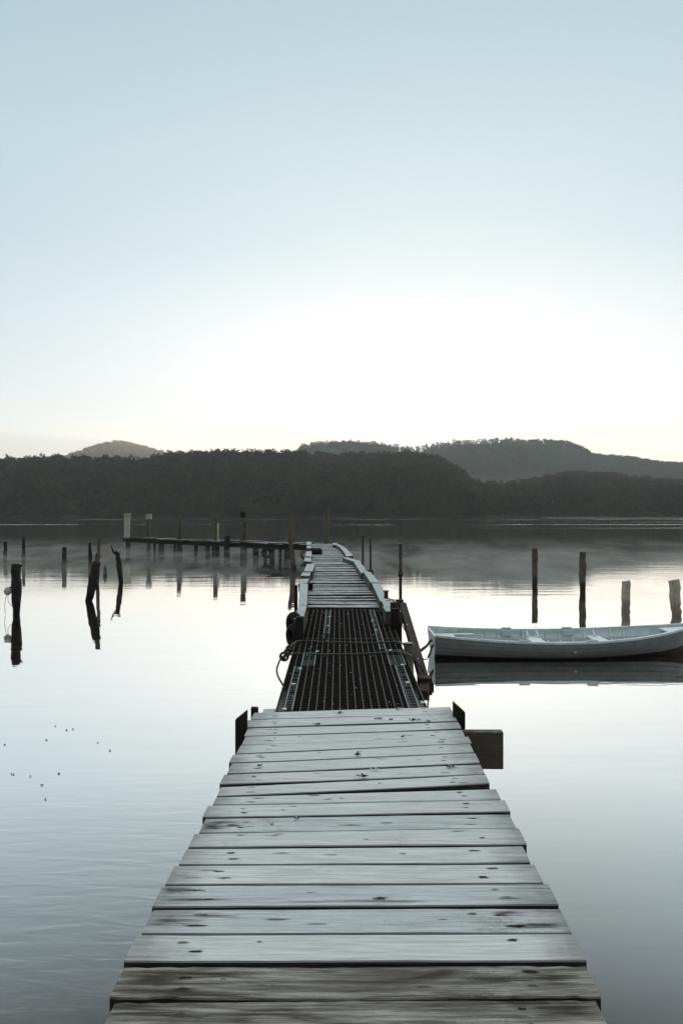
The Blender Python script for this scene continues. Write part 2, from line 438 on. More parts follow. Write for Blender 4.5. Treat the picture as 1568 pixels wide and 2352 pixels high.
def ground_mat():
    k = NT('forest_floor'); n = k.noise(k.coord(), .08, 5, .6)
    return k.done(k.ramp(n, [(.3, (.022,.024,.014)), (.7, (.05,.048,.028))]), .95, .1)
M['floor'] = ground_mat()
terrain('hill_near', front_z, front_d, np.linspace(-1600, 3400, 420), np.linspace(0, 1.9, 60), M['floor'])
back_d = lambda u: (1150 + 0*u, 1950 + 0*u)
terrain('hill_far', back_z, back_d, np.linspace(-1600, 3400, 420), np.linspace(0, 1.9, 50), M['floor'])

rs = np.random.RandomState(5)
def tree_variant(h, cr, kind, nf, fs):
    """returns verts (n*4,3) of quads; open crown = several separate leaf clumps on limbs"""
    P = []
    def quad(c, s):
        a = rs.normal(size=3); a /= np.linalg.norm(a)
        t = rs.normal(size=3); bb = np.cross(a, t); bb /= np.linalg.norm(bb)
        s1, s2 = s*rs.uniform(.6, 1.2), s*rs.uniform(.4, .9)
        P.extend([c-a*s1-bb*s2*.3, c+bb*s2, c+a*s1-bb*s2*.2, c-bb*s2])
    def limb(a, c, r0, r1):
        a = np.array(a, float); c = np.array(c, float)
        for ax in (np.array([1., 0, 0]), np.array([0, 1., 0])):
            P.extend([a-ax*r0, a+ax*r0, c+ax*r1, c-ax*r1])
    lean = rs.normal(size=2)*h*.05
    top = np.array([lean[0], lean[1], h*.72])
    limb((0,0,-3), top, h*.018, h*.010)
    if kind == 'open':
        nc = rs.randint(6, 10); cl = []
        for i in range(nc):
            ang = rs.uniform(0, 6.28); q = rs.uniform(.15, 1)*cr
            cl.append((np.array([lean[0]+math.cos(ang)*q, lean[1]+math.sin(ang)*q, h*rs.uniform(.62, .97) - q*.12*h/10]), cr*rs.uniform(.24, .42)))
        for c, r in cl: limb(top*rs.uniform(.6, 1), c, h*.008, h*.004)
    else:
        nc = rs.randint(7, 11); cl = []
        for i in range(nc):
            ang = rs.uniform(0, 6.28); zz = rs.uniform(.30, .92); q = cr*rs.uniform(.2, .85)*math.sqrt(max(.1, 1-((zz-.5)/.55)**2))
            cl.append((np.array([math.cos(ang)*q, math.sin(ang)*q, h*zz]), cr*rs.uniform(.35, .55)))
    per = nf//nc
    for c, r in cl:
        for j in range(per):
            d = rs.normal(size=3); d /= np.linalg.norm(d)
            d[2] = d[2]*.62
            quad(c + d*r*rs.uniform(.45, 1.05), fs)
    return np.array(P)
def forest(name, pts, variants, mat, label=None):
    VV = []
    for (x, y, z, sc, vi) in pts:
        T = variants[vi]; a = rs.uniform(0, 6.28); ca, sa = math.cos(a), math.sin(a)
        q = T*sc*np.array([1, 1, 1.0])
        VV.append(np.stack([q[:,0]*ca - q[:,1]*sa + x, q[:,0]*sa + q[:,1]*ca + y, q[:,2] + z], -1))
    V = np.concatenate(VV).astype(np.float32); n = len(V)//4
    me = bpy.data.meshes.new(name)
    me.vertices.add(len(V)); me.vertices.foreach_set('co', V.ravel())
    me.loops.add(len(V)); me.loops.foreach_set('vertex_index', np.arange(len(V), dtype=np.int32))
    me.polygons.add(n); me.polygons.foreach_set('loop_start', np.arange(0, len(V), 4, dtype=np.int32))
    me.polygons.foreach_set('loop_total', np.full(n, 4, dtype=np.int32))
    me.materials.append(mat); me.update(calc_edges=True); me.validate()
    o = bpy.data.objects.new(name, me); col.objects.link(o)
    tag(o, label, 'forest', None, 'stuff'); return o
def foliage_mat(name, a, c, tr=.25):
    k = NT(name)
    n1 = k.noise(k.coord(), .045, 3, .6); n2 = k.noise(k.coord(), .35, 3, .6)
    m = k.math('ADD', k.math('MULTIPLY', n1, .55), k.math('MULTIPLY', n2, .45))
    cc = k.ramp(m, [(.36, a), (.64, c)])
    df = k.n('BsdfDiffuse', Color=cc); t = k.n('BsdfTranslucent', Color=cc)
    ms = k.n('MixShader', i0=tr, i1=df.outputs[0], i2=t.outputs[0])
    k.l(ms.outputs[0], k.o.inputs['Surface']); return k.mat
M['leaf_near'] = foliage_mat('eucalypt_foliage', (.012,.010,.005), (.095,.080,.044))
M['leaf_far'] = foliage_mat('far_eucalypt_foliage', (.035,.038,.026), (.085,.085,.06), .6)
dense = [tree_variant(14, 5.2, 'dense', 230, .75) for _ in range(6)]
opens = [tree_variant(15, 5.5, 'open', 200, .62) for _ in range(6)]
P = []
for i in range(9000):
    u = rs.uniform(-500, 2150); s = rs.uniform(0.0, 1.12)**.9
    y0, y1 = front_d(np.array(u)); yy = y0+(y1-y0)*s + rs.uniform(-3, 3)
    z = float(front_z(np.array(u), np.array(s), yy))
    if (u < 0 or u > 1568) and rs.rand() < .45: continue
    sc = rs.uniform(.55, 1.15)
    if u > 340 and s > .93 and rs.rand() < .75: continue
    if u < 350 and s > .55: sc *= .42 + max(0, (u-280)/150)
    P.append(((u-784)*yy/F, yy, z-1.0, sc, rs.randint(6)))
for i in range(330):        # fringe of small trees right down to the water's edge
    u = -500 + 2650*i/330. + rs.uniform(-3, 3); y0, y1 = front_d(np.array(u)); yy = float(y0)+rs.uniform(-2, 6)
    P.append(((u-784)*yy/F, yy, -.6, rs.uniform(.3, .75), rs.randint(6)))
forest('forest_near', P, dense, M['leaf_near'], 'dark wooded slope coming down to the far shore')
P = []
for i in range(120):
    u = rs.uniform(350, 1060) if i < 90 else rs.uniform(1060, 2000)
    s = rs.uniform(.97, 1.02); y0, y1 = front_d(np.array(u)); yy = y0+(y1-y0)*s
    z = float(front_z(np.array(u), np.array(s), yy))
    P.append(((u-784)*yy/F, yy, z-1.5, rs.uniform(.65, 1.12), rs.randint(6)))
forest('ridge_trees', P, opens, M['leaf_near'], 'ragged open treetops along the crest of the near hill')
fdense = [tree_variant(17, 7, 'dense', 90, 1.7) for _ in range(5)]
fopen = [tree_variant(24, 7.0, 'open', 280, .85) for _ in range(6)]
P = []
for i in range(5200):
    u = rs.uniform(850, 1900) if i < 3800 else rs.uniform(100, 850); s = rs.uniform(.3, .88)
    yy = 1150 + 800*s; z = float(back_z(np.array(u), np.array(s), yy))
    P.append(((u-784)*yy/F, yy, z-2, rs.uniform(.5, .9), rs.randint(5)))
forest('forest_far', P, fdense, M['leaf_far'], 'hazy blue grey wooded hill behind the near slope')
P = []
for i in range(330):
    r_ = rs.rand()
    u = rs.uniform(150, 385) if r_ < .25 else (rs.uniform(690, 930) if r_ < .48 else rs.uniform(930, 1350))
    s = rs.uniform(.97, 1.012); yy = 1150 + 800*s; z = float(back_z(np.array(u), np.array(s), yy))
    P.append(((u-784)*yy/F, yy, z-3.0, rs.uniform(.62, 1.0), rs.randint(6)))
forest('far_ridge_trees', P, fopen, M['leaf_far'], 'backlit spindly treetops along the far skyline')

# shoreline of mud and rock
b = MB()
us = np.linspace(-500, 2100, 260)
for i, u in enumerate(us):
    y0, _ = front_d(np.array(u)); y0 = float(y0) - 3 + 1.5*math.sin(u*.031) + 1.2*math.sin(u*.11)
    for q, z in ((0, -.3), (3, .35), (12, 1.4)):
        b.v.append(((u-784)*(y0+q)/F, y0+q, z + random.uniform(-.08, .12)))
for i in range(len(us)-1):
    for j in range(2):
        a = i*3+j; b.f.append((a, a+3, a+4, a+1)); b.m.append(0)
M['shore'] = simple('shore_mud', (.028,.024,.018), .9, .4, .3)
tag(b.build('shore', M['shore']), kind='structure')

# ---------------------------------------------------------------- haze and mist
def vol(name, color, dens, aniso, noise=False):
    k = NT(name); k.t.nodes.remove(k.b)
    v = k.n('VolumePrincipled', Color=(*color, 1), Density=dens, Anisotropy=aniso)
    if noise:
        geo = k.n('NewGeometry'); m = k.n('Mapping', Vector=geo.outputs['Position']); m.inputs['Scale'].default_value = (.42, .13, 2.2)
        n = k.noise(m.outputs[0], 1.0, 5, .62, 1.2)
        xyz = k.n('SeparateXYZ', Vector=geo.outputs['Position'])
        top = k.n('MapRange', Value=xyz.outputs['Z'], i1=.85, i2=.1).outputs[0]
        e1 = k.n('MapRange', Value=xyz.outputs['Y'], i1=24.0, i2=34.0).outputs[0]
        e2 = k.n('MapRange', Value=xyz.outputs['Y'], i1=62.0, i2=40.0).outputs[0]
        q = k.math('MULTIPLY', k.ramp(n, [(.46, 0.0), (.68, 1.0)]), k.math('MULTIPLY', top, k.math('MULTIPLY', e1, e2)))
        k.l(k.math('MULTIPLY', q, dens), v.inputs['Density'])
    k.l(v.outputs[0], k.o.inputs['Volume']); return k.mat
b = MB(); b.box((0, 1450, 124), (7000, 4000, 250))
tag(b.build('haze', vol('haze_air', (1.0,.92,.83), .00034, .55)), kind='stuff')
b = MB(); b.box((6, 60, .78), (110, 74, 1.5))
mist = b.build('mist', vol('lake_mist', (1.0,.92,.83), .20, .5, True)); tag(mist, 'thin mist drifting low over the dark water', 'mist', None, 'stuff')

# ---------------------------------------------------------------- near timber deck
DZ = 1.04; K = .896; DIR = .0197
PL = [  # front edge: left (u,v), right (u,v) in photo pixels; gap behind it in metres at left, right
 ((643,1843),(1162,1830),None), ((627,1866),(1171,1850),(.035,.030)), ((626,1887),(1182,1868),(.012,.012)), ((619,1910),(1191,1886),(.006,.006)),
 ((606,1932),(1208,1904),(.006,.006)), ((587,1955),(1214,1928),(.010,.008)), ((582,1982),(1229,1954),(.012,.010)), ((563,2009),(1242,1982),(.014,.022)),
 ((556,2039),(1254,2006),(.040,.006)), ((545,2062),(1283,2047),(.014,.080)), ((519,2094),(1307,2079),(.008,.016)), ((510,2134),(1322,2121),(.016,.026)),
 ((483,2171),(1349,2165),(.010,.010)), ((459,2215),(1358,2210),(.012,.014)), ((424,2266),(1392,2261),(.010,.010)), ((390,2326),(1431,2320),(.017,.018)),
 ((363,2392),(1465,2388),(.012,.014)), ((318,2464),(1502,2462),(.010,.010)), ((279,2557),(1539,2554),(.022,.022)), ((250,2660),(1568,2652),(.012,.010))]
jetty = empty('timber_jetty', (.1, 3.5, 0), 'frosted plank jetty deck running from the viewer to the grating walkway', 'jetty')
def plank_mesh(fl, fr, bl, br, th, mat, edge_n=14, rough=.002, stains=(), ragged=0.0):
    b = MB(); seed = random.random()*10
    def row(a, c, jit):
        out = []
        for i in range(edge_n+1):
            t = i/edge_n; p = a.lerp(c, t)
            r = rough*math.sin(seed+t*9) + random.uniform(-rough, rough)*.6
            if ragged and (t < .13 or t > .80): r += random.uniform(-ragged, ragged*.3)*jit
            out.append(Vector((p.x, p.y + r, p.z)))
        return out
    f = row(fl, fr, -1); k = row(bl, br, 1)
    n = edge_n+1; ch = .004
    sag = random.uniform(-.003, .002)
    def lift(p, t, cup): return Vector((p.x, p.y, p.z + cup + sag*math.sin(t*math.pi)))
    # rows: bottom front, top front (below chamfer), top front in, middle, top back in, back, bottom back
    rows = []
    w = (k[0]-f[0]).length
    for (q, dz) in ((0, -th), (0, -ch), (ch/max(w,.02), 0), (.33, .0012), (.66, .0012), (1-ch/max(w,.02), 0), (1, -ch), (1, -th)):
        rows.append([lift(f[i].lerp(k[i], q), i/edge_n, dz) for i in range(n)])
    base = 0
    for r_ in rows: b.v += [tuple(p) for p in r_]
    for i in range(len(rows)-1):
        for j in range(n-1):
            a = i*n+j; b.f.append((a, a+1, a+1+n, a+n)); b.m.append(0)
    L = len(rows)
    b.f.append(tuple(i*n for i in range(L-1, -1, -1))[::-1][::-1]); b.m.append(0)
    b.f.append(tuple(i*n + n-1 for i in range(L))); b.m.append(0)
    for j in range(n-1):
        b.f.append((j+1, j, (L-1)*n+j, (L-1)*n+j+1)); b.m.append(0)
    for (t, q, rx, ry, m) in stains:
        p = fl.lerp(fr, t).lerp(bl.lerp(br, t), q)
        lim = (fl.x+.004, fr.x-.004, lambda x: fl.y+(fr.y-fl.y)*(x-fl.x)/(fr.x-fl.x)+.006, lambda x: bl.y+(br.y-bl.y)*(x-bl.x)/(br.x-bl.x)-.006)
        b.blot((p.x, p.y, p.z + .0022 + sag*math.sin(t*math.pi)), rx, ry, m=(4 if rx >= .08 else m), lim=lim, n=(20 if rx >= .08 else 12))
    return b
prev = None
first_back = ((650,1826),(1150,1811))
for i, (L_, R_, gap) in enumerate(PL):
    fl = on(L_[0]*K, L_[1]*K, DZ); fr = on(R_[0]*K, R_[1]*K, DZ)
    if prev is None:
        bl = on(first_back[0][0]*K, first_back[0][1]*K, DZ); br = on(first_back[1][0]*K, first_back[1][1]*K, DZ)
        bl.x = fl.x + .004; br.x = fr.x + .004
    else:
        pf0, pf1 = prev
        def yat(x):
            t = (x-pf0.x)/(pf1.x-pf0.x); return pf0.y + t*(pf1.y-pf0.y)
        bl = Vector((fl.x+.003, yat(fl.x)-gap[0], DZ)); br = Vector((fr.x+.003, yat(fr.x)-gap[1], DZ))
    prev = (fl.copy(), fr.copy())
    st = []
    deep = i >= 4
    for (t0, n_) in ((.13, 2), (.86, 2)):
        for q in ((.32, .70) if n_ == 2 else (.5,)):
            if random.random() < .8:
                big = random.random() < .55
                st.append((t0 + random.uniform(-.02, .02), q + random.uniform(-.08, .08), random.uniform(.018, .036)*(1 if deep else .8), random.uniform(.006, .012), 1 if big else 2))
    for _ in range(random.randint(1, 4)):
        st.append((random.uniform(.05, .95), random.uniform(.15, .85), random.uniform(.012, .05), random.uniform(.004, .009), 2))
    if i == 11: st += [(.03,.4,.09,.04,1),(.05,.7,.12,.02,2)]
    if i == 15: st += [(.03,.75,.09,.03,1),(.12,.3,.16,.012,2),(.55,.2,.3,.012,2)]
    if i == 16: st += [(.93,.3,.10,.03,1),(.05,.5,.12,.03,2),(.14,.7,.12,.02,1),(.86,.8,.08,.03,1)]
    if i == 18: st += [(.07,.6,.13,.06,1),(.20,.75,.16,.035,1),(.92,.6,.12,.05,1),(.80,.55,.1,.03,1),(.12,.2,.2,.02,1)]
    if i == 19: st += [(.08,.75,.16,.05,1),(.28,.6,.2,.02,1),(.93,.7,.14,.05,1),(.84,.9,.1,.02,1)]
    if i == 11: st += [(.10,.45,.05,.018,2),(.09,.52,.02,.006,1),(.47,.35,.06,.010,2),(.47,.36,.02,.004,1),(.22,.5,.012,.01,1)]
    if i == 15: st += [(.56,.32,.035,.016,3),(.56,.32,.017,.008,1),(.09,.75,.05,.008,1)]
    if i == 16: st += [(.78,.75,.02,.012,2),(.88,.25,.05,.010,1),(.40,.35,.05,.006,2),(.12,.3,.05,.008,1)]
    mat = M['plank']
    if i in (11,): mat = M['plank_worn']
    if i in (15, 16): mat = M['plank_worn']
    if i >= 18: mat = M['plank_old']
    fl.z += random.uniform(-.003, .003) if i < 18 else -.004; fr.z = fl.z + random.uniform(-.003, .003); bl.z = fl.z; br.z = fr.z
    bb = plank_mesh(fl, fr, bl, br, .042, mat, 40 if i >= 18 else 18, .0022 if i >= 18 else .0014, st, .006 if i >= 18 else 0)
    po = bb.build('plank', [mat, M['stain'], M['stain_pale'], M['knot'], M['rot']], jetty)
    if i == 18: po['label'] = 'bare brown weathered plank with split ends'
    if i == 19: po['label'] = 'bare brown weathered plank cut by the bottom of the picture'
for j in range(8):      # the deck goes on underneath the viewer
    y1 = prev[0].y - .012 - j*.178; y0 = y1 - .165
    fl, fr, bl, br = Vector((-.63, y0, DZ)), Vector((.80, y0, DZ)), Vector((-.62, y1, DZ)), Vector((.81, y1, DZ))
    plank_mesh(fl, fr, bl, br, .042, M['plank_old'], 18, .002).build('plank', [M['plank_old'], M['stain'], M['stain_pale'], M['knot'], M['rot']], jetty)
for x in (-.42, .10, .60):
    b = MB(); b.beam((x, .5, DZ-.145), (x+.1, 5.45, DZ-.145), .09, .19); b.build('stringer', M['beam'], jetty)
for y in (1.2, 3.4):
    b = MB(); b.beam((-.55, y, DZ-.345), (.68, y, DZ-.345), .12, .19); b.build('cross_beam', M['beam'], jetty)
    for x in (-.42, .56):
        b = MB(); b.tube([(x, y+.1, -1.5), (x, y+.1, DZ-.26)], .09, 12, jag=.06); b.build('pile', M['pile_dark'], jetty, True)
# projecting beam on the right, side boards
b = MB(); x1 = (1154-784)*5.12/F; zt = HC-(1680-HV)*5.12/F; zb = HC-(1765-HV)*5.12/F
b.hexa([(.35,5.10,zb+.004),(x1,5.10,zb),(x1,5.17,zb),(.35,5.17,zb+.004),(.35,5.10,zt),(x1,5.10,zt),(x1,5.17,zt),(.35,5.17,zt)])
b.build('projecting_beam', M['beam'], jetty, bevel=.003)
def sloped_board(u0, u1, v0, v1, Y, th, name='side_board'):
    x0, x1 = (u0-784)*Y/F, (u1-784)*Y/F; a, c = HC-(v0-HV)*Y/F, HC-(v1-HV)*Y/F
    b = MB(); b.hexa([(x0,Y,-.8),(x1,Y,-.8),(x1,Y+th,-.8),(x0,Y+th,-.8),(x0,Y,a),(x1,Y,c),(x1,Y+th,c),(x0,Y+th,a)])
    b.build(name, M['beam_dark'], jetty, bevel=.003)
sloped_board(540, 567, 1655, 1633, 5.02, .05)
sloped_board(576, 592, 1626, 1627, 5.72, .05)
sloped_board(1041, 1068, 1613, 1637, 5.30, .05)
b = MB(); b.box(((u:=(618-784)*5.72/F), 5.72, .985-.075), (.09, .12, .15), 0); b.build('beam_end', M['kerb'], jetty, bevel=.004)
b = MB(); b.box(((1009-784)*5.72/F, 5.70, .985-.06), (.125, .11, .12), 0); b.build('beam_end', M['kerb'], jetty, bevel=.004)

# ---------------------------------------------------------------- grating walkway
gr = empty('grating_walkway', (.1, 8, 0), 'dark steel grating walkway bridging the two timber decks', 'walkway')
GN, GF = 5.60, 11.0
gl0, gr0 = pt(632, 1637, GN), pt(985, 1622, GN); gz0, gz1 = 1.0, 1.085
def gx(t, s):   # s across 0..1, t along 0..1
    xl = gl0.x*(1-t) + ((700.5-784)*GF/F)*t; xr = gr0.x*(1-t) + ((887-784)*GF/F)*t
    return Vector((xl + (xr-xl)*s, GN + (GF-GN)*t + .0*(1-t), gz0 + (gz1-gz0)*t))
def grating(t0, t1):
    th = .03; NB = 20
    b = MB()
    for k in range(NB):
        s = k/(NB-1); w_ = .0075
        a, c = gx(t0, s), gx(t1, s)
        m = 0
        b.beam(a - Vector((0,0,th/2)), c - Vector((0,0,th/2)), w_, th, m)
    b.build('bearing_bars', M['bar_long'], gr)
    b = MB(); n = int((t1-t0)*(GF-GN)/.048)
    for k in range(n+1):
        t = t0 + (t1-t0)*k/n
        a, c = gx(t, 0), gx(t, 1); dz = Vector((0, 0, .004))
        b.beam(a-dz, c-dz, .006, .010)
    b.build('cross_bars', M['bar'], gr)
grating(0.0, .392); grating(.396, 1.0)
def strips():
    b = MB()
    def strip(t0, t1, s0, s1):
        n = int((t1-t0)*(GF-GN)/.048)
        for k in range(n+1):
            if random.random() < .12: continue
            t = t0+(t1-t0)*k/n; a, c = gx(t, s0), gx(t, s1); dz = Vector((0,0,-.0005))
            b.beam(a+dz, c+dz, .0065, .004)
        for s in (s0, s1):
            a, c = gx(t0, s), gx(t1, s); b.beam(a+Vector((0,0,.002)), c+Vector((0,0,.002)), .010, .004)
    strip(.01, .29, 1/19, 2/19); strip(.30, .41, 2/19, 4/19); strip(.62, .98, 5/19, 6/19)
    strip(.01, .30, 16.7/19, 18/19); strip(.30, .44, 16/19, 18.4/19); strip(.44, .98, 15/19, 16/19)
    return b
strips().build('frosted_edge_bars', M['bar_frost'], gr)
for (t, s) in ((.015,.055),(.16,.075),(.27,.10),(.42,.22),(.72,.30),(.86,.31),(.30,.94),(.17,.93),(.05,.985),(.43,.88),(.66,.80),(.80,.79)):
    b = MB(); p = gx(t, s); b.box(p + Vector((0,0,.006)), (.030, .04, .006), random.uniform(-.2,.2)); b.build('fixing_clip', M['frost'], gr)
b = MB()
for k in range(100):
    p = gx(random.random(), random.random()); r_ = random.uniform(.002, .0055)*(1 if p.y < 8 else 1.4)
    b.ball(p + Vector((0,0,r_*.4)), r_, 6, 4, jag=.3, sz=.6)
o = b.build('frost_crumbs', M['frost'], gr); o['kind'] = 'stuff'
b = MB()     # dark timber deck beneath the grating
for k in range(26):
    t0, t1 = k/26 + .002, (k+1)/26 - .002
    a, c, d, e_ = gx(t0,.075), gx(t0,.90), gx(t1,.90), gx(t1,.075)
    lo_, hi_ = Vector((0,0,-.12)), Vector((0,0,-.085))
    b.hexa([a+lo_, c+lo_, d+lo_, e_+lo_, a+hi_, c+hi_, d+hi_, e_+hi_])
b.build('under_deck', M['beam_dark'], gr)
for s in (.035, .965):
    b = MB(); b.beam(gx(0, s)+Vector((0,0,-.21)), gx(1, s)+Vector((0,0,-.21)), .05, .17); b.build('girder', M['beam_dark'], gr)
b = MB(); b.beam(gx(0,0)+Vector((0,-.012,-.02)), gx(0,1)+Vector((0,-.012,-.02)), .012, .045); b.build('end_bar', M['bar'], gr)

# ---------------------------------------------------------------- far timber deck
fj = empty('timber_jetty', (.3, 25, 0), 'long uneven mossy plank jetty beyond the grating, with pale kerbs', 'jetty')
LE = [z3(*p) for p in ((425,658),(432,560),(440,480),(456,395),(472,335),(488,280),(478,190),(475,130),(474,92))]
RE = [z3(*p) for p in ((1152,658),(1105,575),(1062,495),(1008,400),(958,340),(910,285),(832,200),(790,140),(722,94))]
def fz(v):      # deck level along the jetty (it sags a little towards the end)
    return float(np.interp(v, [1250, 1265, 1290, 1330, 1396], [.90, .93, 1.0, 1.05, 1.09]))
VS = np.linspace(1396.5, 1249, 200)
def edge(E, v): return float(np.interp(v, [p[1] for p in E][::-1], [p[0] for p in E][::-1]))
path = []
for v in VS:
    z = fz(v); a = on(edge(LE, v), v, z); c = on(edge(RE, v), v, z); path.append((a.y, a, c))
def across(y):
    ys = [p[0] for p in path]
    i = min(max(int(np.searchsorted(ys, y)), 1), len(ys)-1); t = (y-ys[i-1])/(ys[i]-ys[i-1])
    return path[i-1][1].lerp(path[i][1], t), path[i-1][2].lerp(path[i][2], t)
y = path[0][0]; YEND = path[-1][0]; cnt = 0
while y < YEND-.2 and cnt < 98:
    wd = random.uniform(.15, .21)*(1 + (y-10.8)*.038); g = random.uniform(.02, .085)*(1 + (y-10.8)*.03)
    y2 = min(y + wd, YEND)
    a, c = across(y); d, e_ = across(y2)
    ex, ex2 = random.uniform(-.03, .05), random.uniform(-.03, .05); dz = random.uniform(-.012, .012); dz2 = dz + random.uniform(-.012, .012)
    sk = random.uniform(-.02, .02)
    a = Vector((a.x-ex, y+sk, a.z+dz)); c = Vector((c.x+ex2, y-sk, c.z+dz2)); d = Vector((d.x-ex, y2+sk, d.z+dz)); e_ = Vector((e_.x+ex2, y2-sk, e_.z+dz2))
    plank_mesh(a, c, d, e_, .045, M['far_plank'], 10, .006).build('plank', M['far_plank'], fj)
    y = y2 + g; cnt += 1
def along(s, y, dz=0, out=0):
    a, c = across(y); p = a.lerp(c, s); return Vector((p.x+out, y, p.z+dz))
for s in (.1, .9):
    b = MB(); P_ = [along(s, q, -.15) for q in np.linspace(10.9, YEND-.1, 12)]
    for i in range(len(P_)-1): b.beam(P_[i], P_[i+1], .09, .18)
    b.build('stringer', M['beam_dark'], fj)
for q in np.arange(12.0, YEND, 3.6):
    b = MB(); b.beam(along(-.05, q, -.32), along(1.05, q, -.32), .13, .16); b.build('cross_beam', M['beam_dark'], fj)
    for s in (.06, .94):
        p = along(s, q); b = MB(); b.tube([(p.x, q+.12, -1.5), (p.x, q+.12, p.z-.24)], .09, 10, jag=.07, seed=int(q*3)); b.build('pile', M['pile_dark'], fj, True)

# kerbs: one timber per segment, each given by its top edge in the photograph
def kerb(pts, wpx, h=.15, top=.17):
    """pts: list of (zoomX, zoomY, z above deck) centre line of the top"""
    P_ = []
    for X, Yz, hh in pts:
        u, v = z3(X, Yz)
        zz = fz(min(v+6, 1396)) + hh
        P_.append(on(u, v, zz))
    b = MB()
    for i in range(len(P_)-1):
        b.beam(P_[i]-Vector((0,0,h/2)), P_[i+1]-Vector((0,0,h/2)), wpx, h, j=.010)
    return b.build('kerb', M['kerb'], fj, bevel=.008)
kerb([(368,755,.17),(404,632,.17)], .115, .17)
kerb([(404,631,.16),(414,442,.16)], .125, .16)
kerb([(405,440,.14),(425,395,.14)], .15, .15)
kerb([(425,372,.13),(440,335,.15)], .18, .15)
kerb([(452,330,.17),(478,262,.17)], .20, .17)
kerb([(447,240,.12),(452,205,.12)], .18, .15)
kerb([(457,196,.12),(459,150,.12)], .20, .15)
kerb([(459,122,.12),(459,100,.14)], .20, .2)
kerb([(458,92,.16),(459,66,.18)], .20, .2)
kerb([(1215,690,.14),(1190,640,.14)], .20, .16)
kerb([(1205,636,.15),(1160,572,.15)], .20, .14)
kerb([(1140,590,.15),(1048,432,.15)], .13, .18)
kerb([(1048,428,.17),(975,332,.17)], .17, .18)
kerb([(958,345,.14),(880,232,.14)], .17, .17)
kerb([(880,236,.15),(783,205,.13)], .17, .15)
kerb([(820,192,.14),(805,165,.14),(765,122,.14)], .22, .16)
kerb([(765,120,.13),(708,88,.12)], .20, .15)
kerb([(694,92,.13),(690,76,.13)], .2, .2)
# kerb supports
for X, Yz in ((345, 800), (1228, 720)):
    u, v = z3(X, Yz); p = pt(u, v, 8.45 if X < 600 else 9.2)
    b = MB(); b.box((p.x+(.035 if X < 600 else 0), p.y+.06, p.z-.33), (.10 if X > 600 else .078, .10, .8)); b.build('kerb_post', M['beam_dark'], fj)

# things along the far jetty
def P3(X, Y_, d): u, v = z3(X, Y_); return pt(u, v, d)
lg = MB(); a = P3(478,172,28.5); c = P3(578,172,28.5)
lg.tube([a, a.lerp(c,.5), c - Vector((.06,0,0)), c], [.20,.20,.20,.13], 14, jag=.04); 
tag(lg.build('log', M['rubber'], smooth=True), 'thick black log lying across the far end of the jetty', 'log')
dw = MB(); a = P3(388,284,22.8); c = P3(470,238,22.8); dw.tube([a, a.lerp(c,.35)+Vector((0,.05,.03)), a.lerp(c,.7), c], [.03,.07,.11,.09], 8, jag=.25, seed=3)
dw.tube([a.lerp(c,.5), a.lerp(c,.35)+Vector((0,.1,.14))], [.05,.02], 6, jag=.2)
tag(dw.build('driftwood', M['kerb'], smooth=False), 'pale twisted lump of driftwood overhanging the left jetty kerb', 'driftwood')
rp_ = MB(); a = P3(462,76,39.2); c = P3(694,84,39.2)
rp_.tube([a.lerp(c, t) - Vector((0,0,.16*math.sin(t*math.pi)**.8 if 0<t<1 else 0)) for t in np.linspace(0,1,12)], .022, 6)
tag(rp_.build('barrier_rope', M['rope'], smooth=True), 'rope slung across the very end of the jetty', 'rope')
rc = MB(); rc.torus(P3(428,182,28.6), .17, .02, 'y'); rc.torus(P3(432,186,28.5), .13, .02, 'y')
tag(rc.build('rope_coil', M['rope_dark'], smooth=True), 'small dark rope coil hanging outside the left kerb near the black log', 'rope')
bd = MB(); p = P3(457, 497, 13.6); bd.box((p.x+.02, p.y, p.z+.05), (.10,.10,.12)); bd.box((p.x+.05, p.y-.02, p.z+.115), (.13,.12,.02))
tag(bd.build('deck_bracket', M['rubber']), 'small black bracket against the inner left kerb', 'bracket')
bl_ = empty('bollard', P3(1147, 572, 9.9), 'small mushroom topped iron bollard on the right jetty kerb', 'bollard')
q = WL[bl_.name]; b = MB(); b.tube([q, q+Vector((0,0,.085))], .026, 14); b.build('stem', M['rust'], bl_, True)
b = MB(); b.tube([q+Vector((0,0,.085)), q+Vector((0,0,.093)), q+Vector((0,0,.10))], [.034,.040,.030], 16); b.build('cap', M['steel'], bl_, True)

def steel_pole(X, ytop, ybot, d, r, label, collar=None, bot=None):
    a = P3(X, ytop, d); z0 = P3(X, ybot, d)
    e = empty('steel_pole', (a.x, d, 0), label, 'pole')
    b = MB(); b.tube([(z0.x, d, z0.z-.9 if bot is None else bot), a], r, 10); b.build('shaft', M['rust'], e, True)
    b = MB(); b.tube([a, a+Vector((0,0,.02))], [r*1.5, r*1.2], 10); b.build('cap', M['steel'], e, True)
    if collar: b = MB(); q = P3(X, collar, d); b.tube([q-Vector((0,0,.03)), q+Vector((0,0,.03))], r*1.5, 10); b.build('collar', M['rust'], e, True)
steel_pole(1275, 95, 612, 10.0, .020, 'tallest thin steel pole rising from the bracket right of the jetty', 355)
steel_pole(940, 12, 262, 19.5, .028, 'thin dark pole on the right of the far jetty, left of a similar pair')
steel_pole(1008, 40, 330, 17.5, .024, 'thin dark pole beside the right kerb, rising out of a small bracket')
br = MB(); a = P3(950, 330, 17.3); c = P3(1022, 330, 17.3); br.beam(a, c, .12, .06); br.beam(P3(1016,320,17.3), P3(1022,372,17.3), .07, .09, up=Vector((0,1,0)))
tag(br.build('pole_bracket', M['rust']), 'dark angle bracket holding the thin pole to the right kerb', 'bracket')

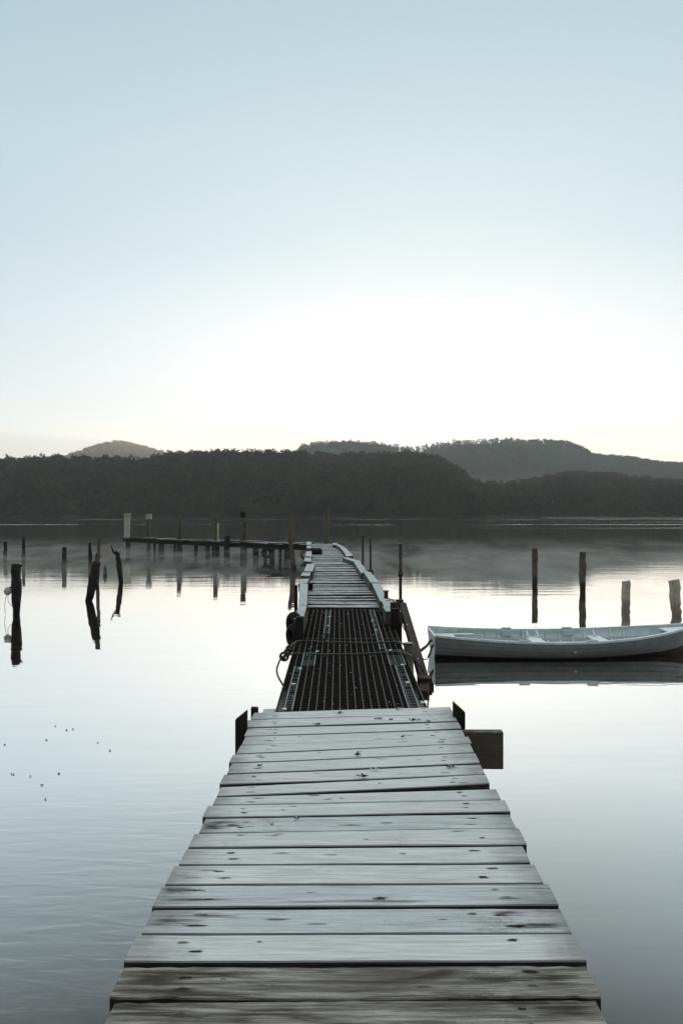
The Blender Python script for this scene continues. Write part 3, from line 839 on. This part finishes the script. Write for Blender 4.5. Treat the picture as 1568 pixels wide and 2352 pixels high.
# steel arm and bracket on the right
arm = empty('slanting_strut', P3(1290, 640, 9.9), 'long rusty steel arm slanting down beside the grating towards the boat', 'steel arm')
b = MB(); b.beam(P3(1185,640,9.8), P3(1290,640,9.8), .10, .09); b.beam(P3(1235,626,9.85), P3(1300,626,9.85), .09, .12); b.build('bracket', M['rust'], arm)
b = MB(); b.beam(P3(1295,640,9.8), P3(1492,1330,7.6), .085, .10); b.build('slanting_bar', M['rust'], arm, bevel=.006)
b = MB(); p = P3(1490,1345,7.55); b.box(p, (.13,.16,.16)); b.box(p+Vector((.055,.02,-.02)), (.06,.12,.09)); b.beam(p, P3(1480,1440,7.2), .09, .09); b.build('foot_block', M['rust'], arm, bevel=.006)
b = MB()
for X_, Y_ in ((1330,800),(1385,975),(1425,1100)):
    b.ball(P3(X_, Y_, 9.2-(Y_-700)*.0030) + Vector((0,-.06,0)), .008, 8, 5)
b.build('bolt', M['frost'], arm)
cp = empty('capped_post', P3(1348, 1400, 7.7), 'short round post with frosted flat top right of the grating', 'post')
b = MB(); a = P3(1345, 978, 7.7); b.tube([(a.x+.02, 7.75, -.8), (a.x+.01, 7.7, .5), a], [.052,.050,.045], 16, jag=.03); b.build('post', M['beam'], cp, True)
b = MB(); b.tube([a, a+Vector((0,0,.012))], [.050,.046], 16); b.build('cap', M['kerb'], cp, True)
lp = MB(); a = P3(343, 452, 10.6); lp.beam((a.x, 10.6, -.8), a, .045, .045)
tag(lp.build('side_post', M['beam_dark']), 'thin dark square post standing outside the left kerb above the tyres', 'post')

# tyres hung on the left
for (X_, Y_, Yd, rr, lab) in ((326, 800, 8.75, .092, 'upper black tyre fender hanging left of the jetty kerb'), (326, 905, 8.65, .092, 'lower black tyre fender hanging just above the rope knot')):
    p = P3(X_, Y_, Yd); b = MB(); b.torus(p, rr, .044, 'x', 28, 12, rz=R(28))
    tag(b.build('tyre_fender', M['rubber'], smooth=True), lab, 'tyre', 'tyre fenders on the left of the jetty')
b = MB(); a = P3(300, 1060, 7.0); b.beam((a.x+.03, 7.0, -.6), (a.x+.03, 7.0, .92), .09, .09)
b.build('support_post', M['beam_dark'], gr)

# ropes over the grating
def rope(name, pts, r, mat, label, twist=True):
    # Catmull-Rom through the points
    P_ = [Vector(p) for p in pts]; Q = []
    for i in range(len(P_)-1):
        p0, p1, p2, p3 = P_[max(i-1,0)], P_[i], P_[i+1], P_[min(i+2, len(P_)-1)]
        for t in np.linspace(0, 1, 9)[:-1]:
            t = float(t); Q.append(.5*((2*p1)+(p2-p0)*t+(2*p0-5*p1+4*p2-p3)*t*t+(3*p1-p0-3*p2+p3)*t**3))
    Q.append(P_[-1])
    b = MB()
    if twist:
        # three strands
        L = [0]
        for i in range(1, len(Q)): L.append(L[-1] + (Q[i]-Q[i-1]).length)
        n = max(16, int(L[-1]/(r*1.3)))
        QQ = []
        for k in range(n+1):
            s = L[-1]*k/n; i = min(max(int(np.searchsorted(L, s)), 1), len(Q)-1)
            t = (s-L[i-1])/max(L[i]-L[i-1], 1e-6); QQ.append((Q[i-1].lerp(Q[i], t), (Q[i]-Q[i-1]).normalized(), s))
        for st in range(3):
            pts2 = []
            for c, d, s in QQ:
                up = Vector((0,0,1)) if abs(d.z) < .9 else Vector((1,0,0))
                x = d.cross(up).normalized(); y_ = d.cross(x); a = s/(r*7)*2*math.pi + st*2.094
                pts2.append(c + (x*math.cos(a) + y_*math.sin(a))*r*.5)
            b.tube(pts2, r*.58, 5)
    else: b.tube(Q, r, 6)
    return tag(b.build(name, mat, smooth=True), label, 'rope')
def onG(X_, Y_, dz=.015):
    u, v = z3(X_, Y_); best = None
    lo, hi = GN, GF
    for _ in range(40):
        m = (lo+hi)/2; zz = gz0+(gz1-gz0)*(m-GN)/(GF-GN)+dz
        if pt(u, v, m).z > zz: lo = m
        else: hi = m
    return pt(u, v, lo)
rope('mooring_rope', [P3(285,1030,7.0), P3(320,975,7.3), onG(385,950), onG(560,957), onG(760,962), onG(960,966), onG(1120,962), onG(1230,958), P3(1285,968,7.55), P3(1320,1010,7.65)],
     .0080, M['rope'], 'rope lying across the grating, the farther of the two thick ones')
rope('mooring_rope', [P3(232,1098,6.6), P3(275,1080,6.75), onG(345,1062), onG(520,1068), onG(720,1070), onG(900,1066), onG(1060,1058), onG(1200,1052), onG(1290,1052), P3(1370,1085,6.85), P3(1430,1150,7.3), P3(1478,1215,7.8)],
     .0080, M['rope'], 'rope lying across the grating nearest the viewer, running on to the steel arm')
rope('thin_line', [onG(330,934,.004), onG(600,932,.004), onG(950,932,.004), onG(1270,932,.004)], .0035, M['rope'], 'thin cord stretched straight over the grating behind the ropes', False)
rope('rope_loop', [P3(250,1078,6.7), P3(215,1100,6.6), P3(185,1160,6.5), P3(172,1215,6.45), P3(185,1270,6.4), P3(215,1325,6.4), P3(240,1365,6.5)], 0.008, M['rope_dark'],
     'dark rope tail hanging in a loop off the left edge of the grating')
kn = MB()
kn.torus(P3(238,1090,6.62), .032, .011, 'y', 18, 8); kn.torus(P3(268,1050,6.8), .024, .011, 'y', 18, 8, rz=.6); kn.torus(P3(285,1025,6.95), .026, .012, 'y', 18, 8, rz=-.5)
kn.tube([P3(225,1112,6.6), P3(262,1062,6.75), P3(292,1018,6.95)], .015, 8)
tag(kn.build('rope_knot', M['rope_dark'], smooth=True), 'knotted bundle of dark rope at the left edge of the grating', 'knot')
rope('hanging_cord', [P3(1155,572,9.8), P3(1200,582,9.75), P3(1230,615,9.7), P3(1260,660,9.6), P3(1275,740,9.3), P3(1300,830,9.0), P3(1345,905,8.6)], .006, M['rope_dark'],
     'thin cord looping from the bollard down to the steel arm', False)

# ---------------------------------------------------------------- clinker rowing boat
def paint(name, c, frost):
    k = NT(name); v = k.coord()
    n = k.noise(v, 7, 5, .6); n2 = k.noise(v, 45, 4, .7)
    cc = k.ramp(n, [(.3, tuple(x*.82 for x in c)), (.7, tuple(x*1.1 for x in c))])
    cc = k.mix(k.math('MULTIPLY', k.ramp(n2, [(.55, 0.0), (.75, 1.0)]), .35), cc, tuple(x*.55 for x in c))
    if frost:
        cc = k.mix(k.math('MULTIPLY', k.math('MULTIPLY', k.ramp(n2, [(.25, 0.0), (.5, 1.0)]), k.upmask(.5, .9)), frost), cc, (.82,.88,.90))
    k.bump(n2, .15, .004)
    return k.done(cc, .5, .4)
M['boat'] = paint('shaded_blue_boat_paint', (.225,.235,.222), 0)  # outside darkened below the inside paint to stand in for the hull's shade
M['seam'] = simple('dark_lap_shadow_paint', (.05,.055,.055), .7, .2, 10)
M['boat_in'] = paint('pale_grey_boat_paint', (.62,.67,.67), .35)
M['boat_frost'] = paint('frosted_boat_paint', (.68,.74,.75), .9)
M['antifoul'] = simple('red_brown_bottom_paint', (.050,.030,.023), .7, .3, 8)
XS, XB = 1.53, 6.18
def cy(s): return 13.56 + .16*s**2
def hb(s):
    return float(np.interp(s, [0,.1,.25,.42,.55,.7,.82,.92,1.0], [.53,.60,.70,.755,.74,.64,.46,.23,.012]))
def zs(s): return .395 - .41*s*(1-s) + .11*s**3
def zk(s): return -.15 + .02*(1-s) + (.0 if s < .8 else ((s-.8)/.2)**2*.16)
NS = 8
def sect(s, k, off=0.0, side=1):
    t = k/NS
    g = math.sin(t*math.pi/2)**1.02; h = t**1.38
    e = max(0, (s-.45)/.55)**1.3
    g = g*(1-e) + (t**.95)*e; h = h*(1-e) + (t**1.12)*e
    tr = max(0, .16-s)/.16*.35
    z = zk(s) + (zs(s)-zk(s))*h
    yb = hb(s)*g + off
    return Vector((0, cy(s) + side*max(yb, .006), z))
def sx(s, z):    # raked transom and stem
    x = XS + (XB-XS)*s
    if s < .02: x += .06*(zs(s)-z)*1.0
    x -= max(0, (s-.9)/.1)*(zs(s)-z)*.55
    return x
boat = empty('rowing_boat', (3.8, 13.6, 0), 'pale blue grey clinker rowing boat moored on the right', 'boat')
SS = [0] + [i/44 for i in range(1, 45)]
def P_(s, k, off, side):
    p = sect(s, k, off, side); p.x = sx(s, p.z); return p
b = MB()
for side in (1, -1):
    for k in range(NS):
        mi = 1 if k < 4 else 0
        base = len(b.v)
        for s in SS:
            b.v.append(tuple(P_(s, k, .017, side))); b.v.append(tuple(P_(s, k+1, .001, side)))
            b.v.append(tuple(P_(s, k+1, -.012, side))); b.v.append(tuple(P_(s, k, -.008, side)))
        for i in range(len(SS)-1):
            a = base+i*4; c = a+4
            for q in ((0,1),(1,2),(2,3),(3,0)):
                f = (a+q[0], a+q[1], c+q[1], c+q[0]); f = f if side == -1 else f[::-1]
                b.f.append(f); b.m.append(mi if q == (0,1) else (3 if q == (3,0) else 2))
b.build('hull', [M['boat'], M['antifoul'], M['boat_in'], M['seam']], boat)
b = MB(); base = 0   # transom
out = [P_(0, k, 0, -1) for k in range(NS, -1, -1)] + [P_(0, k, 0, 1) for k in range(0, NS+1)]
crown = []
n_ = len(out)
for dx in (-.012, .018):
    for p in out: b.v.append((p.x+dx, p.y, p.z + (.0)))
b.f.append(tuple(range(n_))); b.m.append(0); b.f.append(tuple(range(2*n_-1, n_-1, -1))); b.m.append(0)
for i in range(n_): j = (i+1) % n_; b.f.append((i, i+n_, j+n_, j)); b.m.append(0)
b.build('transom', M['boat_frost'], boat)
for side in (1, -1):
    b = MB()
    G = [P_(s, NS, .006, side) for s in SS]
    for i in range(len(G)-1): b.beam(G[i]+Vector((0,0,.008)), G[i+1]+Vector((0,0,.008)), .052, .034, up=Vector((0,0,1)))
    b.build('gunwale', M['boat_frost'], boat)
    b = MB(); Rr = []
    for s in SS[3:-3]:
        p = P_(s, NS, -.035, side); zz = zs(s)-.15
        # inner stringer that carries the thwarts
        kk = NS*(((zz-zk(s))/(zs(s)-zk(s)))**(1/1.38)); q = P_(s, kk, -.04, side); Rr.append(Vector((q.x, q.y, zz)))
    for i in range(len(Rr)-1): b.beam(Rr[i], Rr[i+1], .025, .05)
    b.build('seat_riser', M['boat_in'], boat)
for i in range(20):
    s = .035 + i*.0475
    if s > .96: break
    b = MB()
    for side in (1, -1):
        Q = [P_(s, k, -.031, side) for k in np.linspace(0, NS, 17)]
        for a, c in zip(Q[:-1], Q[1:]): b.beam(a, c, .022, .032, up=Vector((1,0,0)))
    b.build('rib', M['boat_in'], boat)
def sfor(X): return (X-XS)/(XB-XS)
def hbz(X, z):
    s = sfor(X); t = max(.02, (z-zk(s))/(zs(s)-zk(s)))
    best = min(((abs(sect(s, k, 0, 1).z-z), k) for k in np.linspace(0, NS, 65)))[1]
    return sect(s, best, 0, 1).y - cy(s) - .03
for X in (3.39, 4.47):
    s = sfor(X); z = zs(s)-.115; wy = hbz(X, z-.02)
    b = MB(); b.box((X, cy(s), z), (.235, 2*wy, .03)); b.build('thwart', M['boat_frost'], boat, bevel=.005)
    for sg in (1, -1):
        for dx in ((-.09, .09) if X < 4 else (0.0,)):
            b = MB(); b.beam((X+dx, cy(s)+sg*(wy-.02), zs(s)-.01), (X+dx, cy(s)+sg*(wy-.15), z+.02), .03, .04); b.build('knee', M['boat_in'], boat)
b = MB(); z = zs(.05)-.09
h0, h1 = hbz(XS+.03, z-.03), hbz(XS+.42, z-.03)
b.hexa([(XS+.03,cy(0)-h0,z-.025),(XS+.42,cy(0)-h1,z-.025),(XS+.42,cy(0)+h1,z-.025),(XS+.03,cy(0)+h0,z-.025),
        (XS+.03,cy(0)-h0,z),(XS+.42,cy(0)-h1,z),(XS+.42,cy(0)+h1,z),(XS+.03,cy(0)+h0,z)])
for sg in (1, -1): b.box((XS+.60, cy(0)+sg*(h1-.075), z-.0125), (.38, .13, .024))
b.build('stern_seat', M['boat_frost'], boat)
b = MB(); z = zs(.88)-.03; b.hexa([(5.55,cy(.88)-.30,z-.02),(6.02,cy(.95)-.05,z+.04),(6.02,cy(.95)+.05,z+.04),(5.55,cy(.88)+.30,z-.02),(5.55,cy(.88)-.30,z),(6.02,cy(.95)-.05,z+.06),(6.02,cy(.95)+.05,z+.06),(5.55,cy(.88)+.30,z)])
b.build('bow_deck', M['boat_frost'], boat)
for X in (2.95, 4.05):
    s = sfor(X)
    for sg in (1, -1):
        q = P_(s, NS, 0, sg); b = MB()
        b.box((X, q.y-sg*(.085 if sg > 0 else .055), q.z-(.04 if sg > 0 else .0)), (.20, .03, .09 if sg > 0 else .03)); b.box((X, q.y, q.z+.036), (.17, .05, .028)); b.build('rowlock_block', M['boat_in'], boat, bevel=.005)
b = MB(); q = P_(sfor(3.78), 6.0, .02, -1); b.torus(q, .018, .006, 'y', 14, 6); b.build('drain_ring', M['frost'], boat, True)
b = MB(); b.beam((XB-.01, cy(1), .60), (XB-.22, cy(1), -.10), .03, .06, up=Vector((0,1,0))); b.build('stem', M['boat'], boat)
b = MB(); b.torus((XS-.02, cy(0)-.18, .27), .022, .007, 'x', 14, 6); b.torus((XS-.0, cy(0)-.30, .21), .022, .007, 'x', 14, 6); b.build('mooring_ring', M['chain'], boat, True)

def chain(pts, r, label):
    P2 = [Vector(p) for p in pts]; b = MB()
    dd = [0]
    for i in range(1, len(P2)): dd.append(dd[-1]+(P2[i]-P2[i-1]).length)
    n = int(dd[-1]/(r*3.0)); tt = np.linspace(0, dd[-1], n)
    C = []
    for s in tt:
        i = min(max(int(np.searchsorted(dd, s)), 1), len(P2)-1); t = (s-dd[i-1])/(dd[i]-dd[i-1]); C.append(P2[i-1].lerp(P2[i], float(t)))
    for i in range(len(C)-1):
        d = (C[i+1]-C[i]).normalized(); m_ = (C[i]+C[i+1])/2
        up = Vector((0,0,1)) if i % 2 else Vector((0,1,0))
        x = (up - d*up.dot(d)).normalized(); ln = (C[i+1]-C[i]).length*.62
        pts2 = [m_ + d*ln*math.cos(a) + x*r*.8*math.sin(a) for a in np.linspace(0, 2*math.pi, 11)]
        b.tube(pts2, r*.28, 5, cap=False)
    return tag(b.build('mooring_chain', M['chain'], smooth=True), label, 'chain')
tr1 = Vector((XS-.04, cy(0)-.18, .27)); tr2 = Vector((XS-.02, cy(0)-.30, .21))
am1 = P3(1432,1055,8.5); am2 = P3(1428,1030,8.6)
chain([tr1, tr1.lerp(am1,.35)+Vector((0,0,-.03)), am1], .020, 'upper taut mooring chain from the transom to the steel arm')
sag = [tr2 + (am2-tr2)*t - Vector((0,0,.17*math.sin(t*math.pi))) for t in np.linspace(0,1,14)]
chain(sag[:6], .018, 'short slack length of chain hanging from the lower transom ring')
rope('boat_line', sag[5:], .007, M['rope_dark'], 'thin reddish line sagging between the boat chain and the steel arm', False)

# ---------------------------------------------------------------- mooring piles standing in the water
def pile_mesh(base, top, r0, r1, seed=1, jag=.10, n=14, rings=9, notch=None, zdown=-1.6):
    rnd = random.Random(seed); b = MB()
    base = Vector(base); top = Vector(top); d = top-base; low = base - d*((base.z-zdown)/max(d.z,.05))
    P2, Rr = [low], [r0]
    for i in range(rings+1):
        t = i/rings; p = base+d*t + Vector((rnd.uniform(-.012,.012), rnd.uniform(-.012,.012), 0))
        r = r0+(r1-r0)*t
        if notch: r *= float(np.interp(t, [a for a, _ in notch], [c for _, c in notch]))
        P2.append(p); Rr.append(r*(1+rnd.uniform(-.05,.05)))
    b.tube(P2, Rr, n, jag=jag, seed=seed)
    return b
def free_pile(ub, yb, ut, vt, wpx, mat, label, seed, taper=.92, jag=.10, notch=None, group='old piles standing in the water on the left', extra=None):
    """ub: column at the waterline, yb: distance, ut,vt: where its top shows"""
    base = Vector(((ub-784)*yb/F, yb, 0)); top = pt(ut, vt, yb)
    r = wpx*yb/F/2
    e = empty('wooden_pile', base, label, 'pile', group)
    pile_mesh(base, top, r, r*taper, seed, jag, notch=notch).build('post', mat, e)
    if extra: extra(e, base, top, r)
    return e
def zz1(X, Yv): return z1(X, Yv)
# big stump with the buoy
def ex1(e, base, top, r):
    b = MB(); 
    for k in range(5):
        zc = top.z - .38 - k*.05
        b.torus((base.x, base.y, zc), r*1.08, .014, 'z', 16, 6)
    b.build('rope_binding', M['rope_dark'], e, True)
    b = MB(); b.tube([top+Vector((r*.6,0,-.08)), top+Vector((r*1.5,-.02,-.02))], [.035,.015], 6, jag=.2); b.build('knob', M['pile_dark'], e)
free_pile(z1(150,1130)[0], 19.0, z1(146,688)[0], z1(146,684)[1], 21, M['pile_dark'], 'thick black rope bound stump on the left carrying a pale buoy', 3, 1.0, .09,
          [(0,.72),(.12,.8),(.3,1.05),(.5,1.1),(.62,.95),(.75,.95),(.85,1.12),(1,.9)], extra=ex1)
by = empty('mooring_buoy', P1 := pt(*z1(72,925), 18.9), 'round pale grey buoy hanging on the left side of the black stump', 'buoy')
b = MB(); b.ball(P1, .088, 18, 12, sz=1.12); b.build('float', M['buoy'], by, True)
b = MB(); b.tube([P1+Vector((.02,0,.08)), P1+Vector((.09,0,.10)), P1+Vector((.16,0,.07))], .016, 8); b.build('strap', M['rope_dark'], by, True)
rope('buoy_line', [P1+Vector((-.03,0,-.09)), pt(*z1(45,1050),18.9), (pt(*z1(50,1128),18.9))], .006, M['rope'], 'pale string hanging from the buoy straight into the water', False)
rope('buoy_line', [P1+Vector((.01,0,-.09)), pt(*z1(78,1020),18.9), pt(*z1(118,1070),18.9)], .006, M['rope'], 'pale string looping from the buoy back to the black stump', False)
free_pile(z1(50,640)[0], 42.0, z1(52,485)[0], z1(52,485)[1], 8.5, M['pile_dark'], 'faint thin pile farthest left, beside the picture edge', 4)
free_pile(z1(213,660)[0], 40.0, z1(216,445)[0], z1(216,442)[1], 8, M['pile_dark'], 'slim pile just right of and behind the buoy stump', 5, .75)
free_pile(z1(573,715)[0], 35.4, z1(577,535)[0], z1(577,532)[1], 11, M['pile_dark'], 'lone short pile midway between the buoy stump and the leaning stump', 6, .8, .16)
free_pile(z1(812,760)[0], 32.5, z1(806,495)[0], z1(806,492)[1], 10.5, M['pile_dark'], 'upright pile with pointed top just left of the leaning stump', 7, .7, .14, [(0,1),(.85,1),(1,.6)])
free_pile(z1(868,860)[0], 27.5, z1(890,455)[0], z1(890,452)[1], 8.5, M['pile'], 'tall slender pile directly behind the leaning stump', 8, .75)
def ex2(e, base, top, r):
    b = MB(); b.tube([top - Vector((.01,0,.05)), pt(*z1(878,582), 21.9)], [r*.62, r*.55], 12, jag=.08, seed=2); b.build('tenon', M['pile'], e)
    b = MB(); b.torus(top+Vector((0,0,-.02)), r*.85, .012, 'z', 16, 6); b.build('rope_band', M['rope'], e, True)
free_pile(z1(795,1010)[0], 21.9, z1(868,665)[0], z1(868,665)[1], 19, M['pile_dark'], 'stout black stump leaning to the right with a narrow head', 9, 1.0, .08, [(0,.85),(.25,1.0),(.6,1.1),(1,1)], extra=ex2)
free_pile(z1(942,775)[0], 31.6, z1(938,695)[0], z1(938,690)[1], 9.5, M['pile_dark'], 'tiny pointed stub right of the leaning stump', 10, .5, .1, [(0,1),(.6,1),(1,.25)])
def ex3(e, base, top, r):
    b = MB(); b.tube([top-Vector((.03,0,.12)), pt(*z1(1015,575),27.6), pt(*z1(992,515),27.6)], [.05,.035,.012], 7, jag=.2); b.build('branch_stub', M['pile_dark'], e)
    b = MB(); b.ball(pt(*z1(1066,570),27.5), .06, 10, 7); b.build('knob', M['cap'], e, True)
free_pile(z1(1084,850)[0], 27.7, z1(1052,566)[0], z1(1052,566)[1], 13, M['pile_dark'], 'bent pile with a forked tip and a pale knob, leaning left', 11, .9, .08, [(0,.75),(.3,.95),(.6,1.0),(1,.8)], extra=ex3)
# right-hand group
g_ = 'piles standing behind the rowing boat'
free_pile(z4(717,250)[0], 26.5, z4(716,57)[0], z4(716,57)[1], 14, M['pile'], 'dark weathered pile behind the boat, leftmost of the four', 21, 1.0, .07, [(0,.85),(.8,1.0),(1,.9)], g_)
free_pile(z4(988,300)[0], 24.5, z4(990,78)[0], z4(990,78)[1], 14.5, M['pile'], 'tallest split topped pile behind the boat, second from left', 22, 1.05, .08, [(0,.85),(.7,1.1),(.72,.9),(1,.9)], g_)
free_pile(z4(1238,420)[0], 19.5, z4(1239,245)[0], z4(1239,245)[1], 19, M['pile_pale'], 'short pale brown pile behind the boat, third from left', 23, 1.0, .07, None, g_)
free_pile(z4(1527,430)[0], 18.8, z4(1512,239)[0], z4(1512,239)[1], 21, M['pile_pale'], 'short pale pile behind the bow at the right picture edge', 24, 1.18, .07, None, g_)

# ---------------------------------------------------------------- old wharf
WP = [(293,52.9,1180,14,'z'),(342,51.6,1183,10,'z'),(411,47.7,1179,11,'z'),(495,45.2,1180,11,'z'),(558,43.9,1176,12,'z'),(671,41.8,1176,12,'z'),(750,40.6,1177,12,'z')]
labs = ['pale grey capped pile at the left end of the old wharf','thin pile with a square pale cap, second on the wharf','brown pile with a batten on its right, third on the wharf',
        'brown pile with a pale batten, fourth along the wharf','pile with a dark banded top, fifth along the wharf','brown pile rising behind the leaning post near the jetty','brown pile standing alone behind the far end of the jetty']
for i, (u, Y, vt, wpx, _) in enumerate(WP):
    base = Vector(((u-784)*Y/F, Y, 0)); top = pt(u, vt, Y); r = wpx*Y/F/2
    e = empty('wharf_pile', base, labs[i], 'pile', 'tall piles along the old wharf')
    mat = M['pile_pale'] if i == 0 else (M['pile'])
    pile_mesh(base + Vector((-.05 if i == 0 else 0,0,0)), top, r*.92, r*.92, 40+i, .05).build('post', mat, e)
    b = MB()
    if i == 1: b.box(top+Vector((0,0,-.1)), (.33,.33,.34)); b.build('cap', M['cap'], e)
    elif i in (0, 4):
        b.tube([top-Vector((0,0,.30)), top+Vector((0,0,.03))], r*1.12, 14); b.build('cap', M['cap'] if i == 0 else M['beam_dark'], e)
    if i in (2, 3, 4):
        b = MB(); b.beam((base.x+r*1.15, Y-.1, .1), (top.x+r*1.15, Y-.1, top.z-.55), .09, .09); b.build('batten', M['pile_pale'] if i == 3 else M['pile'], e)
wh = empty('old_wharf', (-7.5, 45, 0), 'dark broken timber wharf running left from the jetty end', 'wharf')
A = Vector((-13.55, 51.6, .86)); B = Vector((-1.25, 39.7, .90)); W_ = (B-A).normalized(); N_ = Vector((-W_.y, W_.x, 0)); N_ = N_ if N_.y < 0 else -N_
Lw = (B-A).length
for k in range(30):
    t0 = k*Lw/30; wd = Lw/30*random.uniform(.72,.96)
    if k in (4, 5, 9, 13, 14, 20): continue
    c = A + W_*(t0+wd/2) + Vector((0,0,random.uniform(-.05,.05)))
    b = MB(); h = wd/2
    cs = [c - W_*h + N_*.75, c + W_*h + N_*.75, c + W_*h - N_*.55, c - W_*h - N_*.55]
    dn = Vector((0,0,-.06)); b.hexa([p+dn for p in cs] + cs); b.build('plank', M['far_plank'], wh)
for off in (.6, -.45):
    b = MB(); Q = [A + W_*(Lw*t) + N_*off + Vector((0,0,-.15+random.uniform(-.05,.03))) for t in np.linspace(0,1,9)]
    for a, c in zip(Q[:-1], Q[1:]): b.beam(a, c, .14, .25)
    b.build('bearer', M['beam_dark'], wh)
b = MB(); b.beam(A+W_*1.0+N_*.80+Vector((0,0,.02)), A+W_*(Lw*.38)+N_*.80+Vector((0,0,-.06)), .05, .08); b.beam(A+W_*(Lw*.42)+N_*.80+Vector((0,0,-.03)), A+W_*(Lw*.66)+N_*.80+Vector((0,0,-.10)), .05, .07); b.build('fascia', M['far_plank'], wh)
for zx, wz in ((80,36),(222,22),(315,46),(415,22),(448,36),(562,28),(705,52),(792,40),(905,48),(1062,26),(1112,36),(1172,24),(1222,58),(272,20),(648,34),(1000,40)):
    u = z2(zx, 0)[0]
    # intersection of the column's sight line with the front edge of the wharf
    k_ = (u-784)/F; a0 = A + N_*.62; t = (k_*a0.y - a0.x)/(W_.x - k_*W_.y); p = a0 + W_*t
    r = wz/2.8*.896*p.y/F/2
    b = MB(); b.tube([(p.x, p.y, -1.5), (p.x+random.uniform(-.05,.05), p.y, .62)], r, 10, jag=.1, seed=zx); b.build('pile', M['pile_dark'], wh)
u, v = z2(1073, 385); b = MB(); pT = pt(u, v, 40.1); b.torus(pT, .20, .075, 'y', 24, 10)
tag(b.build('tyre_fender', M['rubber'], smooth=True), 'old tyre hanging on the face of the far wharf', 'tyre')
b = MB(); u, v = z2(790, 290); p = pt(u, v-4, 43.0); b.tube([p-Vector((0,0,.6)), p+Vector((0,0,.1))], .14, 10, jag=.15); b.build('stub', M['pile_dark'], wh)
free_pile(z2(1272,520)[0], 33.0, z2(1238,240)[0], z2(1238,243)[1], 13.5, M['pile'], 'post leaning left in front of the wharf near the jetty', 31, .62, .06, None, 'posts by the jetty end')

# ---------------------------------------------------------------- scraps on the deck and leaves on the water
def scrap(u, v, size, label, seed):
    rnd = random.Random(seed); p = on(u, v, DZ+.004); b = MB()
    for k in range(rnd.randint(7, 13)):
        a = rnd.uniform(0, 6.28); L2 = size*rnd.uniform(.4, 1.0)
        s0 = p + Vector((rnd.uniform(-.35,.35)*size, rnd.uniform(-.2,.2)*size, .002))
        s1 = s0 + Vector((math.cos(a)*L2*.5, math.sin(a)*L2*.3, rnd.uniform(0,.010)))
        b.tube([s0, (s0+s1)/2+Vector((0,0,.004)), s1], [.0028,.0034,.0012], 5, m=rnd.choice((0,0,1)))
    b.ball(p+Vector((0,0,.004)), size*.14, 8, 5, jag=.3, sz=.6, m=0); b.ball(p+Vector((size*.3,0,.004)), size*.10, 7, 5, jag=.3, sz=.6, m=1)
    tag(b.build('weed_scrap', [M['weed'], M['frost']]), label, 'plant scrap', 'frosted scraps of weed on the planks')
SC = [(779,1638,.06,'flat frosted weed scrap at the middle of the farthest plank'),(914,1629,.05,'twiggy scrap on the edge of the farthest plank below the grating'),
      (729,1664,.05,'weed scrap alone on the left half of the second plank'),(869,1652,.055,'flat dark scrap left of the seed clump on the second plank'),
      (897,1654,.035,'small scrap between two bigger ones on the second plank'),(948,1655,.075,'largest dark seed clump on the right of the second plank'),
      (983,1657,.035,'dark round crumb at the right end of the weed scraps'),(924,1693,.025,'reddish crumb alone right of centre on the fourth plank'),
      (820,1734,.055,'feathery frosted scrap near the deck centre, sixth plank'),(862,1767,.045,'upright pale tuft below the feathery scrap'),
      (1031,1762,.05,'grey tuft by the right end of the eighth plank'),(834,1784,.05,'dark scrap in the gap left of the pale tuft'),
      (597,1760,.03,'dark blot of weed near the left plank ends'),(683,1881,.035,'dark crumb of weed on the knotted plank')]
for i, (u, v, s, lab) in enumerate(SC): scrap(u, v, s, lab, 100+i)
for i, (u, v) in enumerate([(27,1778),(32,1779),(70,1783),(97,1803),(105,1836),(136,1777),(12,1710),(168,1675),(128,1668),(153,1677),(225,1706),(253,1724),(107,1700),(205,1690),(272,1640),(60,1655),(120,1595),(40,1618),(312,1700)][:13]):
    p = on(u, v, 0.003); b = MB(); b.blot(p, random.uniform(.006,.013), random.uniform(.004,.008), 8, 0); 
    q = len(b.v); b.v += [(x, y_, z_+.003+random.uniform(0,.006)) for x, y_, z_ in b.v]; b.f.append(tuple(range(q, 2*q))); b.m.append(0)
    for j in range(q): b.f.append((j, (j+1) % q, (j+1) % q+q, j+q)); b.m.append(0)
    tag(b.build('floating_leaf', M['leaf']), 'tiny dark leaf floating on the calm water left of the jetty', 'leaf', 'floating leaves left of the jetty')
